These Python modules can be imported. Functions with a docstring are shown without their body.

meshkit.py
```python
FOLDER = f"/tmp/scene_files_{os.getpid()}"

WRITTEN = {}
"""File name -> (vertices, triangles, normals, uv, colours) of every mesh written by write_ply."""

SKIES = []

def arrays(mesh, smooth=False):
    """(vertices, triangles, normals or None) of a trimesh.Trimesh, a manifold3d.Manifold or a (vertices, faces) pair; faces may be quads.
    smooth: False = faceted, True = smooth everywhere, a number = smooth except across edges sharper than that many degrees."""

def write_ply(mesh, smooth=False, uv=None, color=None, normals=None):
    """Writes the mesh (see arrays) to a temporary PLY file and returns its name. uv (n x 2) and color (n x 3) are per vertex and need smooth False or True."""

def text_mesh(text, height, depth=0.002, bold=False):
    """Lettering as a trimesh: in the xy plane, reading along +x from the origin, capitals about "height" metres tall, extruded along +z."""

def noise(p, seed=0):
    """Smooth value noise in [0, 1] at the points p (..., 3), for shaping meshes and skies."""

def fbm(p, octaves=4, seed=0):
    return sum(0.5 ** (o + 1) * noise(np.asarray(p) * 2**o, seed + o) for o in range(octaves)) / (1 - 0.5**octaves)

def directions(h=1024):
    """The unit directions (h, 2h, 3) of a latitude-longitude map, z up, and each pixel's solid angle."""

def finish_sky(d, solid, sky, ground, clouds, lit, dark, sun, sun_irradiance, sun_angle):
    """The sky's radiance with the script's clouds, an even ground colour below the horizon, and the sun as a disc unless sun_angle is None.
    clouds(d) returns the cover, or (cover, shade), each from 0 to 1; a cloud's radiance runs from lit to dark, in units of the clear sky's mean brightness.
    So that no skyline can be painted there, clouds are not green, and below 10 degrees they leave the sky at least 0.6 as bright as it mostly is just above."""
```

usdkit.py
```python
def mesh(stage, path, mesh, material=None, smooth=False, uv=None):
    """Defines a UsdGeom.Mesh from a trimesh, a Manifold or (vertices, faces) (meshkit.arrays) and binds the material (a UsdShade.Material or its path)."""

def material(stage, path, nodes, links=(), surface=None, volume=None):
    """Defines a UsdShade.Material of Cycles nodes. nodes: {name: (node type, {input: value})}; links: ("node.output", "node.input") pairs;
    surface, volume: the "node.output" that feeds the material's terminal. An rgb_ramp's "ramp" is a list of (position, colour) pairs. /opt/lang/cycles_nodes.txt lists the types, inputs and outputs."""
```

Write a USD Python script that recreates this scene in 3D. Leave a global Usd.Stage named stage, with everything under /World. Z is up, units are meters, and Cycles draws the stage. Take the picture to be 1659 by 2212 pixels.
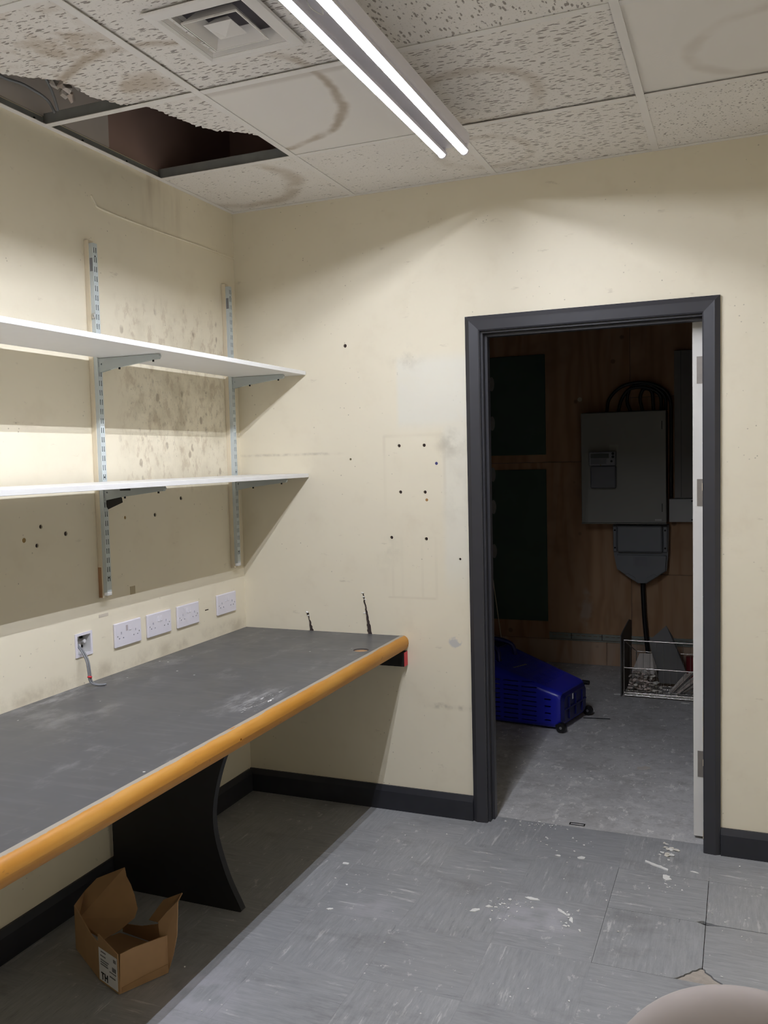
import math, random
import numpy as np, trimesh, usdkit, meshkit
from manifold3d import Manifold, Mesh as MMesh
from shapely.geometry import Polygon, box as sbox
from pxr import Usd, UsdGeom, UsdLux, Gf, Sdf

stage = Usd.Stage.CreateInMemory()
UsdGeom.SetStageUpAxis(stage, UsdGeom.Tokens.z)
UsdGeom.SetStageMetersPerUnit(stage, 1.0)
UsdGeom.Xform.Define(stage, '/World')
UsdGeom.Scope.Define(stage, '/World/Looks')
random.seed(7)

# ------------------------------------------------------------------ camera, light levels
CAM = np.array([2.0739, -3.3839, 1.4925])
PITCH, ROLL, YAW, FPX = -0.0605, -0.0242, 0.3886, 1885.8
EXPOSURE = 0.0
LED_CORE = 985.0      # radiance of the LED line in each tube
LED_LENS = 4.0        # radiance of the frosted lens around it
LED_TINT = (0.93, 0.97, 1.09)


def camera():
    cy, sy, cp, sp, cr, sr = math.cos(YAW), math.sin(YAW), math.cos(PITCH), math.sin(PITCH), math.cos(ROLL), math.sin(ROLL)
    fwd = np.array([-sy * cp, cy * cp, sp])
    r0 = np.array([cy, sy, 0.0])
    u0 = np.cross(r0, fwd)
    right, up = cr * r0 + sr * u0, -sr * r0 + cr * u0
    c = UsdGeom.Camera.Define(stage, '/World/camera')
    m = Gf.Matrix4d(*right, 0, *up, 0, *(-fwd), 0, *CAM, 1)
    c.AddTransformOp().Set(m)
    c.CreateHorizontalApertureAttr(36.0)
    c.CreateVerticalApertureAttr(36.0 * 2212 / 1659)
    c.CreateFocalLengthAttr(36.0 * FPX / 1659)
    c.CreateClippingRangeAttr(Gf.Vec2f(0.02, 100))
    c.CreateExposureAttr(EXPOSURE)
    c.GetPrim().SetCustomDataByKey('kind', 'structure')


camera()

# ------------------------------------------------------------------ material graphs
class Ref:
    def __init__(s, k): s.k = k


class G:
    """A small builder for Cycles node graphs."""
    def __init__(s, name):
        s.name, s.nodes, s.links = name, {}, []

    def n(s, kind, out, **kw):
        nm, vals = f'n{len(s.nodes)}', {}
        for k, v in kw.items():
            if isinstance(v, Ref): s.links.append((v.k, f'{nm}.{k}'))
            else: vals[k] = v
        s.nodes[nm] = (kind, vals)
        return Ref(f'{nm}.{out}')

    def pos(s): return s.n('geometry', 'position')
    def obj(s): return s.n('texture_coordinate', 'object')
    def rnd(s): return s.n('object_info', 'random')
    def xyz(s, v):
        r = s.n('separate_xyz', 'x', vector=v); b = r.k.split('.')[0]
        return r, Ref(b + '.y'), Ref(b + '.z')
    def map(s, v, scale=(1, 1, 1), rot=(0, 0, 0), loc=(0, 0, 0)):
        return s.n('mapping', 'vector', vector=v, scale=scale, rotation=rot, location=loc)
    def noise(s, v, scale=5, detail=3, rough=.5, dist=0.0, out='fac'):
        return s.n('noise_texture', out, vector=v, scale=scale, detail=detail, roughness=rough, distortion=dist)
    def voro(s, v, scale=5, out='distance', rand=1.0, feature='f1'):
        return s.n('voronoi_texture', out, vector=v, scale=scale, randomness=rand, feature=feature)
    def ss(s, v, a, b, lo=0.0, hi=1.0):
        return s.n('map_range', 'result', range_type='smoothstep', value=v, from_min=a, from_max=b, to_min=lo, to_max=hi)
    def m(s, op, a, b=0.5, c=0.0): return s.n('math', 'value', math_type=op, value1=a, value2=b, value3=c)
    def mul(s, a, b): return s.m('multiply', a, b)
    def add(s, a, b): return s.m('add', a, b)
    def mx(s, f, a, b, t='mix'): return s.n('mix_color', 'result', blend_type=t, fac=f, a=a, b=b)
    def band(s, v, a, b, e):
        """1 inside a..b, soft over e"""
        return s.mul(s.ss(v, a - e, a + e), s.ss(v, b - e, b + e, 1.0, 0.0))
    def blob(s, p, c, r0, r1, scale=(1, 1, 1), wob=0.0, wscale=6):
        """1 at c, falling to 0 between r0 and r1; wobbled by noise"""
        d = s.n('vector_math', 'vector', math_type='subtract', vector1=p, vector2=c)
        d = s.map(d, scale=scale)
        l = s.n('vector_math', 'value', math_type='length', vector1=d)
        if wob: l = s.add(l, s.m('multiply_add', s.noise(p, wscale, 3), wob, -wob / 2))
        return s.ss(l, r0, r1, 1.0, 0.0), l
    def ring(s, p, c, r, w, scale=(1, 1, 1), wob=.05, wscale=7):
        _, l = s.blob(p, c, 0, 1, scale, wob, wscale)
        return s.band(l, r - w, r + w, w * .8)
    def done(s, color, rough=.5, bump=None, bstr=.3, bdist=.01, **kw):
        k = dict(kw)
        if bump is not None:
            k['normal'] = s.n('bump', 'normal', height=bump, strength=bstr, distance=bdist)
        b = s.n('principled_bsdf', 'BSDF', base_color=color, roughness=rough, **k)
        return usdkit.material(stage, f'/World/Looks/{s.name}', s.nodes, s.links, surface=b.k)


def plain(name, col, rough=.5, var=.12, scale=30, bump=0.0, **kw):
    g = G(name); p = g.pos()
    f = g.noise(p, scale, 4)
    c = g.mx(f, tuple(x * (1 - var) for x in col), tuple(min(1, x * (1 + var)) for x in col))
    return g.done(c, rough, bump=f if bump else None, bstr=bump, bdist=.003, **kw)


def emitter(name, col, strength):
    g = G(name)
    e = g.n('emission', 'emission', color=col, strength=strength)
    return usdkit.material(stage, f'/World/Looks/{name}', g.nodes, g.links, surface=e.k)


# ------------------------------------------------------------------ prims
USED = {}


def path_for(name, parent):
    base = (parent.GetPath().pathString if parent else '/World') + '/' + name
    k = USED.get(base, 0); USED[base] = k + 1
    return base if k == 0 else f'{base}_{k:03d}'


def tag(prim, label=None, cat=None, group=None, kind=None):
    for k, v in (('label', label), ('category', cat), ('group', group), ('kind', kind)):
        if v: prim.SetCustomDataByKey(k, v)
    return prim


def obj(name, mesh, mat, parent=None, label=None, cat=None, group=None, kind=None, smooth=False):
    return tag(usdkit.mesh(stage, path_for(name, parent), tm(mesh), mat, smooth=smooth).GetPrim(), label, cat, group, kind)


def thing(name, label, cat, group=None, kind=None, loc=(0, 0, 0), rz=0.0, parent=None):
    x = UsdGeom.Xform.Define(stage, path_for(name, parent))
    if any(loc) or rz:
        x.AddTranslateOp().Set(Gf.Vec3d(*loc)); x.AddRotateZOp().Set(rz)
    return tag(x.GetPrim(), label, cat, group, kind)


# ------------------------------------------------------------------ mesh helpers
def tm(m):
    if isinstance(m, Manifold):
        k = m.to_mesh()
        return trimesh.Trimesh(np.array(k.vert_properties)[:, :3], np.array(k.tri_verts), process=False)
    if isinstance(m, list): return trimesh.util.concatenate([tm(x) for x in m])
    return m


def mf(m):
    if isinstance(m, Manifold): return m
    m = trimesh.Trimesh(m.vertices, m.faces, process=True)
    return Manifold(MMesh(np.asarray(m.vertices, np.float32), np.asarray(m.faces, np.uint32)))


def bx(x0, x1, y0, y1, z0, z1, b=0.0):
    x0, x1 = min(x0, x1), max(x0, x1); y0, y1 = min(y0, y1), max(y0, y1); z0, z1 = min(z0, z1), max(z0, z1)
    if not b:
        m = trimesh.creation.box(extents=(x1 - x0, y1 - y0, z1 - z0))
        m.apply_translation(((x0 + x1) / 2, (y0 + y1) / 2, (z0 + z1) / 2)); return m
    pts = []
    for sx in (0, 1):
        for sy in (0, 1):
            for sz in (0, 1):
                c = [(x0, x1)[sx], (y0, y1)[sy], (z0, z1)[sz]]; d = [1 - 2 * sx, 1 - 2 * sy, 1 - 2 * sz]
                for k in range(3):
                    q = list(c)
                    for j in range(3):
                        if j != k: q[j] += d[j] * b
                    pts.append(q)
    return trimesh.Trimesh(pts).convex_hull if False else trimesh.convex.convex_hull(np.array(pts))


def mbx(*a): return mf(bx(*a))


def prism(poly, axis, a0, a1):
    """poly in (x,y) for axis z, (x,z) for axis y, (y,z) for axis x"""
    if not isinstance(poly, Polygon): poly = Polygon(poly)
    if not poly.is_valid: poly = poly.buffer(0)
    m = trimesh.creation.extrude_polygon(poly, a1 - a0, engine='earcut')
    v = np.array(m.vertices); f = np.array(m.faces)
    if axis == 'z': w = np.c_[v[:, 0], v[:, 1], v[:, 2] + a0]
    elif axis == 'y': w = np.c_[v[:, 0], v[:, 2] + a0, v[:, 1]]; f = f[:, ::-1]
    else: w = np.c_[v[:, 2] + a0, v[:, 0], v[:, 1]]
    return trimesh.Trimesh(w, f, process=False)


def cyl(p, q, r, n=16, r2=None):
    p, q = np.array(p, float), np.array(q, float)
    d = q - p; L = np.linalg.norm(d); d /= L
    a = np.cross(d, [0, 0, 1] if abs(d[2]) < .9 else [1, 0, 0]); a /= np.linalg.norm(a); b = np.cross(d, a)
    r2 = r if r2 is None else r2
    t = np.arange(n) * 2 * np.pi / n
    A = p + r * (np.outer(np.cos(t), a) + np.outer(np.sin(t), b)); B = q + r2 * (np.outer(np.cos(t), a) + np.outer(np.sin(t), b))
    v = np.vstack([A, B, p, q]); f = []
    for i in range(n):
        j = (i + 1) % n
        f += [[i, j, n + j], [i, n + j, n + i], [2 * n, j, i], [2 * n + 1, n + i, n + j]]
    m = trimesh.Trimesh(v, f, process=False)
    return m


def tube(pts, r, n=8, sub=6):
    """round wire through points (Catmull-Rom), closed ends"""
    P = np.array(pts, float)
    if len(P) > 2 and sub > 1:
        Q = np.vstack([2 * P[0] - P[1], P, 2 * P[-1] - P[-2]]); out = []
        for i in range(1, len(Q) - 2):
            for t in np.arange(sub) / sub:
                a, b, c, d = Q[i - 1], Q[i], Q[i + 1], Q[i + 2]
                out.append(.5 * (2 * b + (c - a) * t + (2 * a - 5 * b + 4 * c - d) * t * t + (3 * b - a - 3 * c + d) * t ** 3))
        P = np.array(out + [P[-1]])
    T = np.gradient(P, axis=0); T /= np.linalg.norm(T, axis=1)[:, None]
    a = np.cross(T[0], [0, 0, 1] if abs(T[0][2]) < .9 else [1, 0, 0]); a /= np.linalg.norm(a)
    th = np.arange(n) * 2 * np.pi / n; V = []; F = []
    for i in range(len(P)):
        a = a - T[i] * (a @ T[i]); a /= np.linalg.norm(a); b = np.cross(T[i], a)
        V.append(P[i] + r * (np.outer(np.cos(th), a) + np.outer(np.sin(th), b)))
    k = len(P)
    for i in range(k - 1):
        for j in range(n):
            l = (j + 1) % n
            F += [[i * n + j, i * n + l, (i + 1) * n + l], [i * n + j, (i + 1) * n + l, (i + 1) * n + j]]
    V = np.vstack(V + [P[0], P[-1]])
    for j in range(n):
        l = (j + 1) % n
        F += [[k * n, l, j], [k * n + 1, (k - 1) * n + j, (k - 1) * n + l]]
    return trimesh.Trimesh(V, F, process=False)


def sq_lathe(profile, cx, cy):
    """closed profile of (half width, z), swept round a square"""
    k = len(profile); V = []; F = []
    for sx, sy in ((-1, -1), (1, -1), (1, 1), (-1, 1)):
        V += [(cx + sx * h, cy + sy * h, z) for h, z in profile]
    for i in range(4):
        j = (i + 1) % 4
        for a in range(k):
            b = (a + 1) % k
            F += [[i * k + a, i * k + b, j * k + b], [i * k + a, j * k + b, j * k + a]]
    m = trimesh.Trimesh(V, F, process=False); m.fix_normals(); return m


def panel3(pts, t):
    """a flat or bent sheet of thickness t through a fan of 3D points (polygon, ordered)"""
    P = np.array(pts, float); c = P.mean(0)
    nrm = np.zeros(3)
    for i in range(len(P)): nrm += np.cross(P[i] - c, P[(i + 1) % len(P)] - c)
    nrm /= np.linalg.norm(nrm)
    # triangulate in the plane
    a = P[1] - P[0]; a -= nrm * (a @ nrm); a /= np.linalg.norm(a); b = np.cross(nrm, a)
    Q = np.c_[(P - c) @ a, (P - c) @ b]; h = (P - c) @ nrm
    tri = trimesh.creation.triangulate_polygon(Polygon(Q), engine='earcut')
    v2, f = tri; idx = [int(np.argmin(((Q - q) ** 2).sum(1))) for q in v2]
    f = np.array([[idx[i] for i in t_] for t_ in f]); k = len(P)
    nn = np.cross(P[f[0][1]] - P[f[0][0]], P[f[0][2]] - P[f[0][0]])
    if nn @ nrm < 0: f = f[:, ::-1]
    V = np.vstack([P + nrm * t / 2, P - nrm * t / 2]); F = [list(x) for x in f] + [list(x[::-1] + k) for x in f]
    for i in range(k):
        j = (i + 1) % k
        F += [[i, k + i, k + j], [i, k + j, j]]
    return trimesh.Trimesh(V, F, process=False)


def rough_line(pts, step=.006, amp=.006, seed=1):
    """resample a polyline with ragged noise"""
    rs = np.random.RandomState(seed); out = []
    P = np.array(pts, float)
    for a, b in zip(P[:-1], P[1:]):
        n = max(1, int(np.linalg.norm(b - a) / step)); d = (b - a) / np.linalg.norm(b - a); nn = np.array([-d[1], d[0]])
        for i in range(n):
            q = a + (b - a) * i / n
            out.append(q + nn * rs.normal(0, amp) + (0 if i else 0))
    out.append(P[-1]); return [tuple(q) for q in out]


def chunk(c, size, seed, flat=1.0, n=12):
    rs = np.random.RandomState(seed)
    p = rs.normal(size=(n, 3)); p /= np.linalg.norm(p, axis=1)[:, None]
    p *= np.array([1, rs.uniform(.6, 1), flat]) * size * rs.uniform(.7, 1.1, (n, 1))
    a = rs.uniform(0, 6.28); R = np.array([[math.cos(a), -math.sin(a), 0], [math.sin(a), math.cos(a), 0], [0, 0, 1]])
    p = p @ R.T
    m = trimesh.convex.convex_hull(p); m.apply_translation(np.array(c) - [0, 0, m.bounds[0][2]])
    return m


H = 2.586                       # suspended ceiling
RX, RY = 3.10, -4.30            # right wall, wall behind the camera
GX = [0.0, .588, 1.188, 1.788, 2.388, 2.988, RX]
GY = [0.0, -.526, -1.126, -1.726, -2.326, -2.926, -3.526, -4.126, RY]

# ------------------------------------------------------------------ materials of the room
def wall_paint(name, side):
    g = G(name); p = g.pos(); x, y, z = g.xyz(p)
    big = g.noise(p, 1.6, 4, .55); mid = g.noise(p, 7, 5, .6); fine = g.noise(p, 60, 3)
    c = g.mx(big, (.81, .735, .565), (.86, .79, .625))
    c = g.mx(g.ss(mid, .5, .8, 0, .35), c, (.70, .61, .45))
    # small scuffs and specks
    sp = g.voro(p, 38); spm = g.mul(g.ss(sp, .07, .12, 1, 0), g.ss(g.noise(p, 5, 2), .52, .62))
    c = g.mx(g.mul(spm, .55), c, (.33, .28, .19))
    sc = g.noise(g.map(p, scale=(9, 9, 26)), 1, 5, .65)
    c = g.mx(g.ss(sc, .63, .74, 0, .4), c, (.50, .43, .31))
    if side == 'left':
        reg = g.mul(g.band(y, -.80, -.10, .06), g.band(z, 1.42, 2.10, .08))
        reg2 = g.mul(g.band(y, -.74, -.12, .08), g.band(z, 1.55, 1.86, .08))
        blot = g.noise(g.map(p, scale=(1, 22, 13)), 1, 4, .65)
        b1 = g.mul(g.ss(blot, .50, .64), reg)
        haze = g.mul(g.ss(g.noise(p, 8, 4, .6), .42, .66), g.m('maximum', g.mul(reg, .45), g.mul(reg2, .9)))
        c = g.mx(g.mul(haze, .5), c, (.46, .40, .27))
        spots = g.add(g.voro(g.map(p, scale=(1, 19, 12)), 1), g.m('multiply_add', g.noise(p, 55, 3), .22, -.11))
        pick = g.ss(g.noise(p, 9, 3), .48, .56)
        b2 = g.mul(g.mul(g.ss(spots, .14, .24, 1, 0), pick), reg)
        c = g.mx(g.mul(b1, .36), c, (.42, .31, .19))
        c = g.mx(g.mul(b2, .6), c, (.29, .22, .145))
        b3 = g.mul(g.ss(g.noise(g.map(p, scale=(1, 48, 34)), 1, 5, .7), .53, .68), reg2)
        c = g.mx(g.mul(b3, .42), c, (.26, .215, .14))
        # brown run under the ceiling hole
        run = g.mul(g.band(y, -.66, -.40, .10), g.ss(z, 2.25, 2.60))
        c = g.mx(g.mul(run, g.ss(g.noise(g.map(p, scale=(1, 16, 2)), 1, 3), .45, .7, .1, .6)), c, (.42, .32, .21))
        low = g.mul(g.band(z, .745, .80, .02), g.ss(mid, .4, .65))
        c = g.mx(g.mul(low, .45), c, (.45, .38, .26))
    else:
        # pale clean patch where something hung, and the ghost outlines of two boards
        pat = g.mul(g.band(x, .760, 1.06, .012), g.band(z, 1.625, 1.90, .035))
        pat = g.mul(pat, g.ss(mid, .25, .5, .6, 1))
        strip = g.mul(g.band(x, .955, 1.06, .02), g.band(z, .98, 1.66, .10))
        pat = g.m('maximum', pat, g.mul(strip, .8))
        c = g.mx(g.mul(pat, .7), c, (.80, .78, .685))
        # ghost frame A
        def frame(x0, x1, z0, z1, w):
            o = g.mul(g.band(x, x0 - w, x1 + w, .008), g.band(z, z0 - w, z1 + w, .008))
            i = g.mul(g.band(x, x0, x1, .008), g.band(z, z0, z1, .008))
            return g.m('subtract', o, i)
        fr = g.mul(frame(.70, .955, 1.20, 1.583, .008), g.ss(z, 1.2, 1.45))
        fr = g.m('maximum', fr, g.mul(frame(.725, .763, .915, 1.19, .004), g.ss(z, 1.22, 1.1)))
        fr = g.m('maximum', fr, g.mul(frame(.857, .912, .915, 1.165, .005), .8))
        fr = g.m('maximum', fr, g.mul(g.mul(g.band(x, .70, .912, .006), g.band(z, .908, .916, .003)), .8))
        c = g.mx(g.mul(g.mul(fr, g.ss(g.noise(p, 6, 3), .35, .65, .35, 1)), .30), c, (.55, .47, .34))
        dk = g.m('maximum', g.blob(p, (.99, 0, 1.55), .02, .09, wob=.05, wscale=18)[0], g.mul(g.blob(p, (.80, 0, 1.90), .01, .10, wob=.06, wscale=20)[0], .7))
        dk = g.m('maximum', dk, g.mul(g.blob(p, (.69, 0, 1.10), .01, .12, wob=.06, wscale=14)[0], .5))
        dk = g.m('maximum', dk, g.mul(g.blob(p, (1.0, 0, 1.35), .01, .10, scale=(1, 1, .5), wob=.06, wscale=16)[0], .45))
        c = g.mx(g.mul(dk, g.ss(mid, .42, .62, 0, .5)), c, (.45, .41, .31))
        # long horizontal rub marks behind the old furniture
        h1 = g.mul(g.band(z, 1.517, 1.526, .006), g.band(x, .02, .45, .10))
        h2 = g.mul(g.band(z, .455, .47, .010), g.band(x, .86, 1.06, .05))
        h1 = g.m('maximum', g.mul(h1, .9), h2)
        c = g.mx(g.mul(h1, g.ss(g.noise(p, 25, 3), .4, .6, .1, .55)), c, (.38, .33, .24))
        # grey filler dab beside the door
        fl = g.mul(g.blob(p, (.99, 0, .735), .022, .032, scale=(1, 1, 1.25), wob=.03, wscale=30)[0], g.ss(g.noise(p, 30, 2), .35, .5))
        c = g.mx(g.mul(fl, .8), c, (.55, .54, .52))
        rt = g.mul(g.ss(x, 2.0, 2.03, 1, 0), 0.0)
    bump = g.add(g.mul(fine, .5), g.mul(mid, .5))
    return g.done(c, .55, bump=bump, bstr=.12, bdist=.004)


def vinyl(name, rot):
    g = G(name); p = g.pos(); x, y, z = g.xyz(p); r = g.rnd()
    sh = g.n('combine_xyz', 'vector', x=g.mul(r, 7.3), y=g.mul(r, 3.1), z=0.0)
    q = g.n('vector_math', 'vector', math_type='add', vector1=p, vector2=sh)
    sc = (10, 85, 1) if rot else (85, 10, 1)
    st = g.ss(g.noise(g.map(q, scale=sc), 1, 6, .72), .22, .78)
    cl = g.noise(p, 3.2, 5, .6)
    c = g.mx(st, (.30, .305, .312), (.445, .45, .457))
    c = g.mx(g.ss(cl, .35, .7, .0, .35), c, (.36, .363, .37))
    c = g.mx(g.mul(r, .25), c, (.26, .27, .285))
    str2 = g.ss(g.noise(g.map(q, scale=(4.5, 42, 1) if rot else (42, 4.5, 1)), 1, 6, .72), .56, .66, 0, .8)
    c = g.mx(g.mul(str2, g.ss(g.noise(q, 4.0, 3), .46, .60)), c, (.66, .655, .64))
    dks = g.ss(g.noise(g.map(q, scale=(7, 70, 1) if rot else (70, 7, 1), loc=(3, 5, 0)), 1, 5, .68), .58, .68, 0, .7)
    c = g.mx(g.mul(dks, g.ss(g.noise(q, 5, 3), .5, .62)), c, (.20, .21, .215))
    # worn dirt towards the door and desk, plaster dust films
    dirt = g.ss(g.noise(g.map(p, scale=(3.2, 6.5, 1)), 1, 6, .7), .50, .72, 0, .42)
    c = g.mx(dirt, c, (.17, .165, .16))
    dust = g.m('maximum', g.mul(g.blob(p, (1.45, -.68, 0), .06, .20, scale=(1, 1.4, 1), wob=.08)[0], .6),
               g.mul(g.blob(p, (.66, -1.42, 0), .03, .26, wob=.12)[0], .55))
    dust = g.m('maximum', dust, g.mul(g.blob(p, (.93, -.8, 0), .02, .14, wob=.1)[0], .4))
    c = g.mx(g.mul(dust, g.ss(g.noise(p, 14, 4), .3, .6)), c, (.55, .54, .58))
    spk = g.mul(g.ss(g.voro(p, 26), .05, .10, 1, 0), g.ss(g.noise(p, 6, 2), .55, .63))
    c = g.mx(spk, c, (.68, .67, .64))
    smear = g.mul(g.ss(g.noise(g.map(p, scale=(26, 15, 1)), 1, 5, .72), .59, .66), g.ss(g.noise(p, 3.2, 3), .47, .58))
    c = g.mx(g.mul(smear, .62), c, (.66, .65, .63))
    rough = g.ss(g.noise(p, 5, 4), .3, .7, .34, .52)
    return g.done(c, rough, bump=g.add(g.mul(st, .4), g.mul(g.noise(p, 3, 2), 1.5)), bstr=.12, bdist=.004)


def concrete_floor():
    g = G('store_concrete'); p = g.pos()
    n1 = g.noise(p, 3, 6, .65); n2 = g.noise(p, 18, 5, .65)
    c = g.mx(n1, (.44, .43, .425), (.70, .69, .68))
    c = g.mx(g.ss(n2, .46, .70, 0, .45), c, (.30, .29, .28))
    c = g.mx(g.ss(g.noise(p, 70, 4, .7), .50, .70, 0, .3), c, (.30, .29, .28))
    spk = g.mul(g.ss(g.voro(p, 22), .07, .13, 1, 0), g.ss(g.noise(p, 5, 2), .48, .58))
    c = g.mx(g.mul(spk, .9), c, (.85, .84, .80))
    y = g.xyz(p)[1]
    c = g.mx(g.ss(g.noise(p, 3.5, 6, .7), .48, .70, 0, .5), c, (.30, .285, .27))
    scf = g.mul(g.ss(g.noise(g.map(p, scale=(26, 12, 1)), 1, 5, .7), .565, .63), g.ss(g.noise(p, 4, 2), .40, .54))
    c = g.mx(g.mul(scf, .8), c, (.85, .83, .80))
    door_light = g.mul(g.ss(g.noise(p, 12, 5, .7), .54, .64), g.ss(y, 1.9, .5))  # pale mottling painted in towards the door, standing in for light there
    c = g.mx(g.mul(door_light, .6), c, (.72, .70, .68))
    return g.done(c, .6, bump=n2, bstr=.15, bdist=.004)


def ceiling_board(name, kind):
    g = G(name); p = g.pos(); x, y, z = g.xyz(p)
    base = g.mx(g.noise(p, 2.2, 4), (.84, .80, .755), (.89, .855, .81))
    fis = None
    if kind != 'smooth':
        w = g.noise(p, 26, 2, .5, out='color')
        q = g.n('vector_math', 'vector', math_type='multiply_add', vector1=w, vector2=(.014, .020, 0), vector3=p)
        sc = {'across': (30, 120, 1), 'along': (100, 34, 1), 'dots': (75, 105, 1), 'fine': (42, 125, 1)}[kind]
        v = g.voro(g.map(q, scale=sc), 1)
        thr = {'across': .29, 'along': .28, 'dots': .22, 'fine': .20}[kind]
        fis = g.ss(v, thr, thr + .08, 1, 0)
        keep = {'across': (.40, .48), 'along': (.43, .51), 'dots': (.43, .52), 'fine': (.5, .6)}[kind]
        fis = g.mul(fis, g.ss(g.noise(p, 38, 2), *keep))
        pin = g.ss(g.noise(p, 160, 2), .60, .68, 0, .35)
        base = g.mx(pin, base, (.46, .42, .37))
        base = g.mx(g.mul(fis, .8), base, (.25, .215, .19))  # fissures darkened in the colour for the shade in their depth
    br = (.42, .33, .23)
    rings = [((.55, -1.02, H), .42, .014, .75, (1, 1, 1)), ((.18, -.36, H), .29, .03, .5, (1, 1, 1)), ((1.33, -.72, H), .19, .022, .4, (1, 1, 1)),
             ((1.22, -.25, H), .16, .02, .3, (1, 1, 1)), ((2.15, -.75, H), .2, .02, .22, (1, 1, 1))]
    for c0, r, wd, st, s_ in rings:
        f = g.ring(p, c0, r, wd, s_, .07, 6)
        f = g.mul(f, g.ss(g.noise(p, 9, 3), .3, .6, .25, 1))
        base = g.mx(g.mul(f, st), base, br)
    dirty = g.mul(g.band(x, .20, .56, .08), g.band(y, -1.75, -1.15, .1))
    base = g.mx(g.mul(dirty, g.ss(g.noise(p, 7, 4, .6), .48, .66, 0, .6)), base, (.46, .36, .25))
    y2 = g.mul(g.band(y, -1.126, -1.085, .012), g.band(x, .55, 1.15, .05))
    base = g.mx(g.mul(y2, .3), base, (.40, .33, .27))
    h = g.noise(p, 120, 3)
    if fis is not None: h = g.m('subtract', g.mul(h, .35), fis)
    return g.done(base, .9, bump=h, bstr=.3 if fis is not None else .1, bdist=.004)


def desk_top_mat():
    g = G('desk_laminate'); p = g.pos(); x, y, z = g.xyz(p)
    n = g.noise(p, 3, 5, .6); f = g.noise(g.map(p, scale=(6, 40, 1)), 1, 4)
    c = g.mx(n, (.090, .090, .094), (.125, .125, .130))
    c = g.mx(g.ss(f, .5, .75, 0, .35), c, (.165, .162, .165))
    dust = g.mul(g.ss(g.noise(g.map(p, scale=(7, 4, 1)), 1, 5, .68), .54, .72), .55)
    c = g.mx(dust, c, (.26, .255, .255))
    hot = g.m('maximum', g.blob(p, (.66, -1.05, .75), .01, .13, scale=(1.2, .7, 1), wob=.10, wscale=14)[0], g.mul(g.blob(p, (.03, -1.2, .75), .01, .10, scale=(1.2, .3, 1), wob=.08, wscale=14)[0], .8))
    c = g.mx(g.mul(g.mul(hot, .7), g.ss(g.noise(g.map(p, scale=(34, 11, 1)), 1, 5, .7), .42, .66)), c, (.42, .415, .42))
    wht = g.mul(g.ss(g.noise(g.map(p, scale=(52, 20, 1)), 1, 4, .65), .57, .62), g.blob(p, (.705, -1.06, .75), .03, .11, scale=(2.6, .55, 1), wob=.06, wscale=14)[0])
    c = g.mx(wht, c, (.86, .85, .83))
    spk = g.mul(g.ss(g.voro(p, 17), .05, .08, 1, 0), g.ss(g.noise(p, 4, 2), .53, .58))
    c = g.mx(spk, c, (.6, .6, .58))
    # a fine cut line in the surface
    return g.done(c, g.ss(n, .3, .7, .36, .5), bump=f, bstr=.06, bdist=.002)


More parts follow.
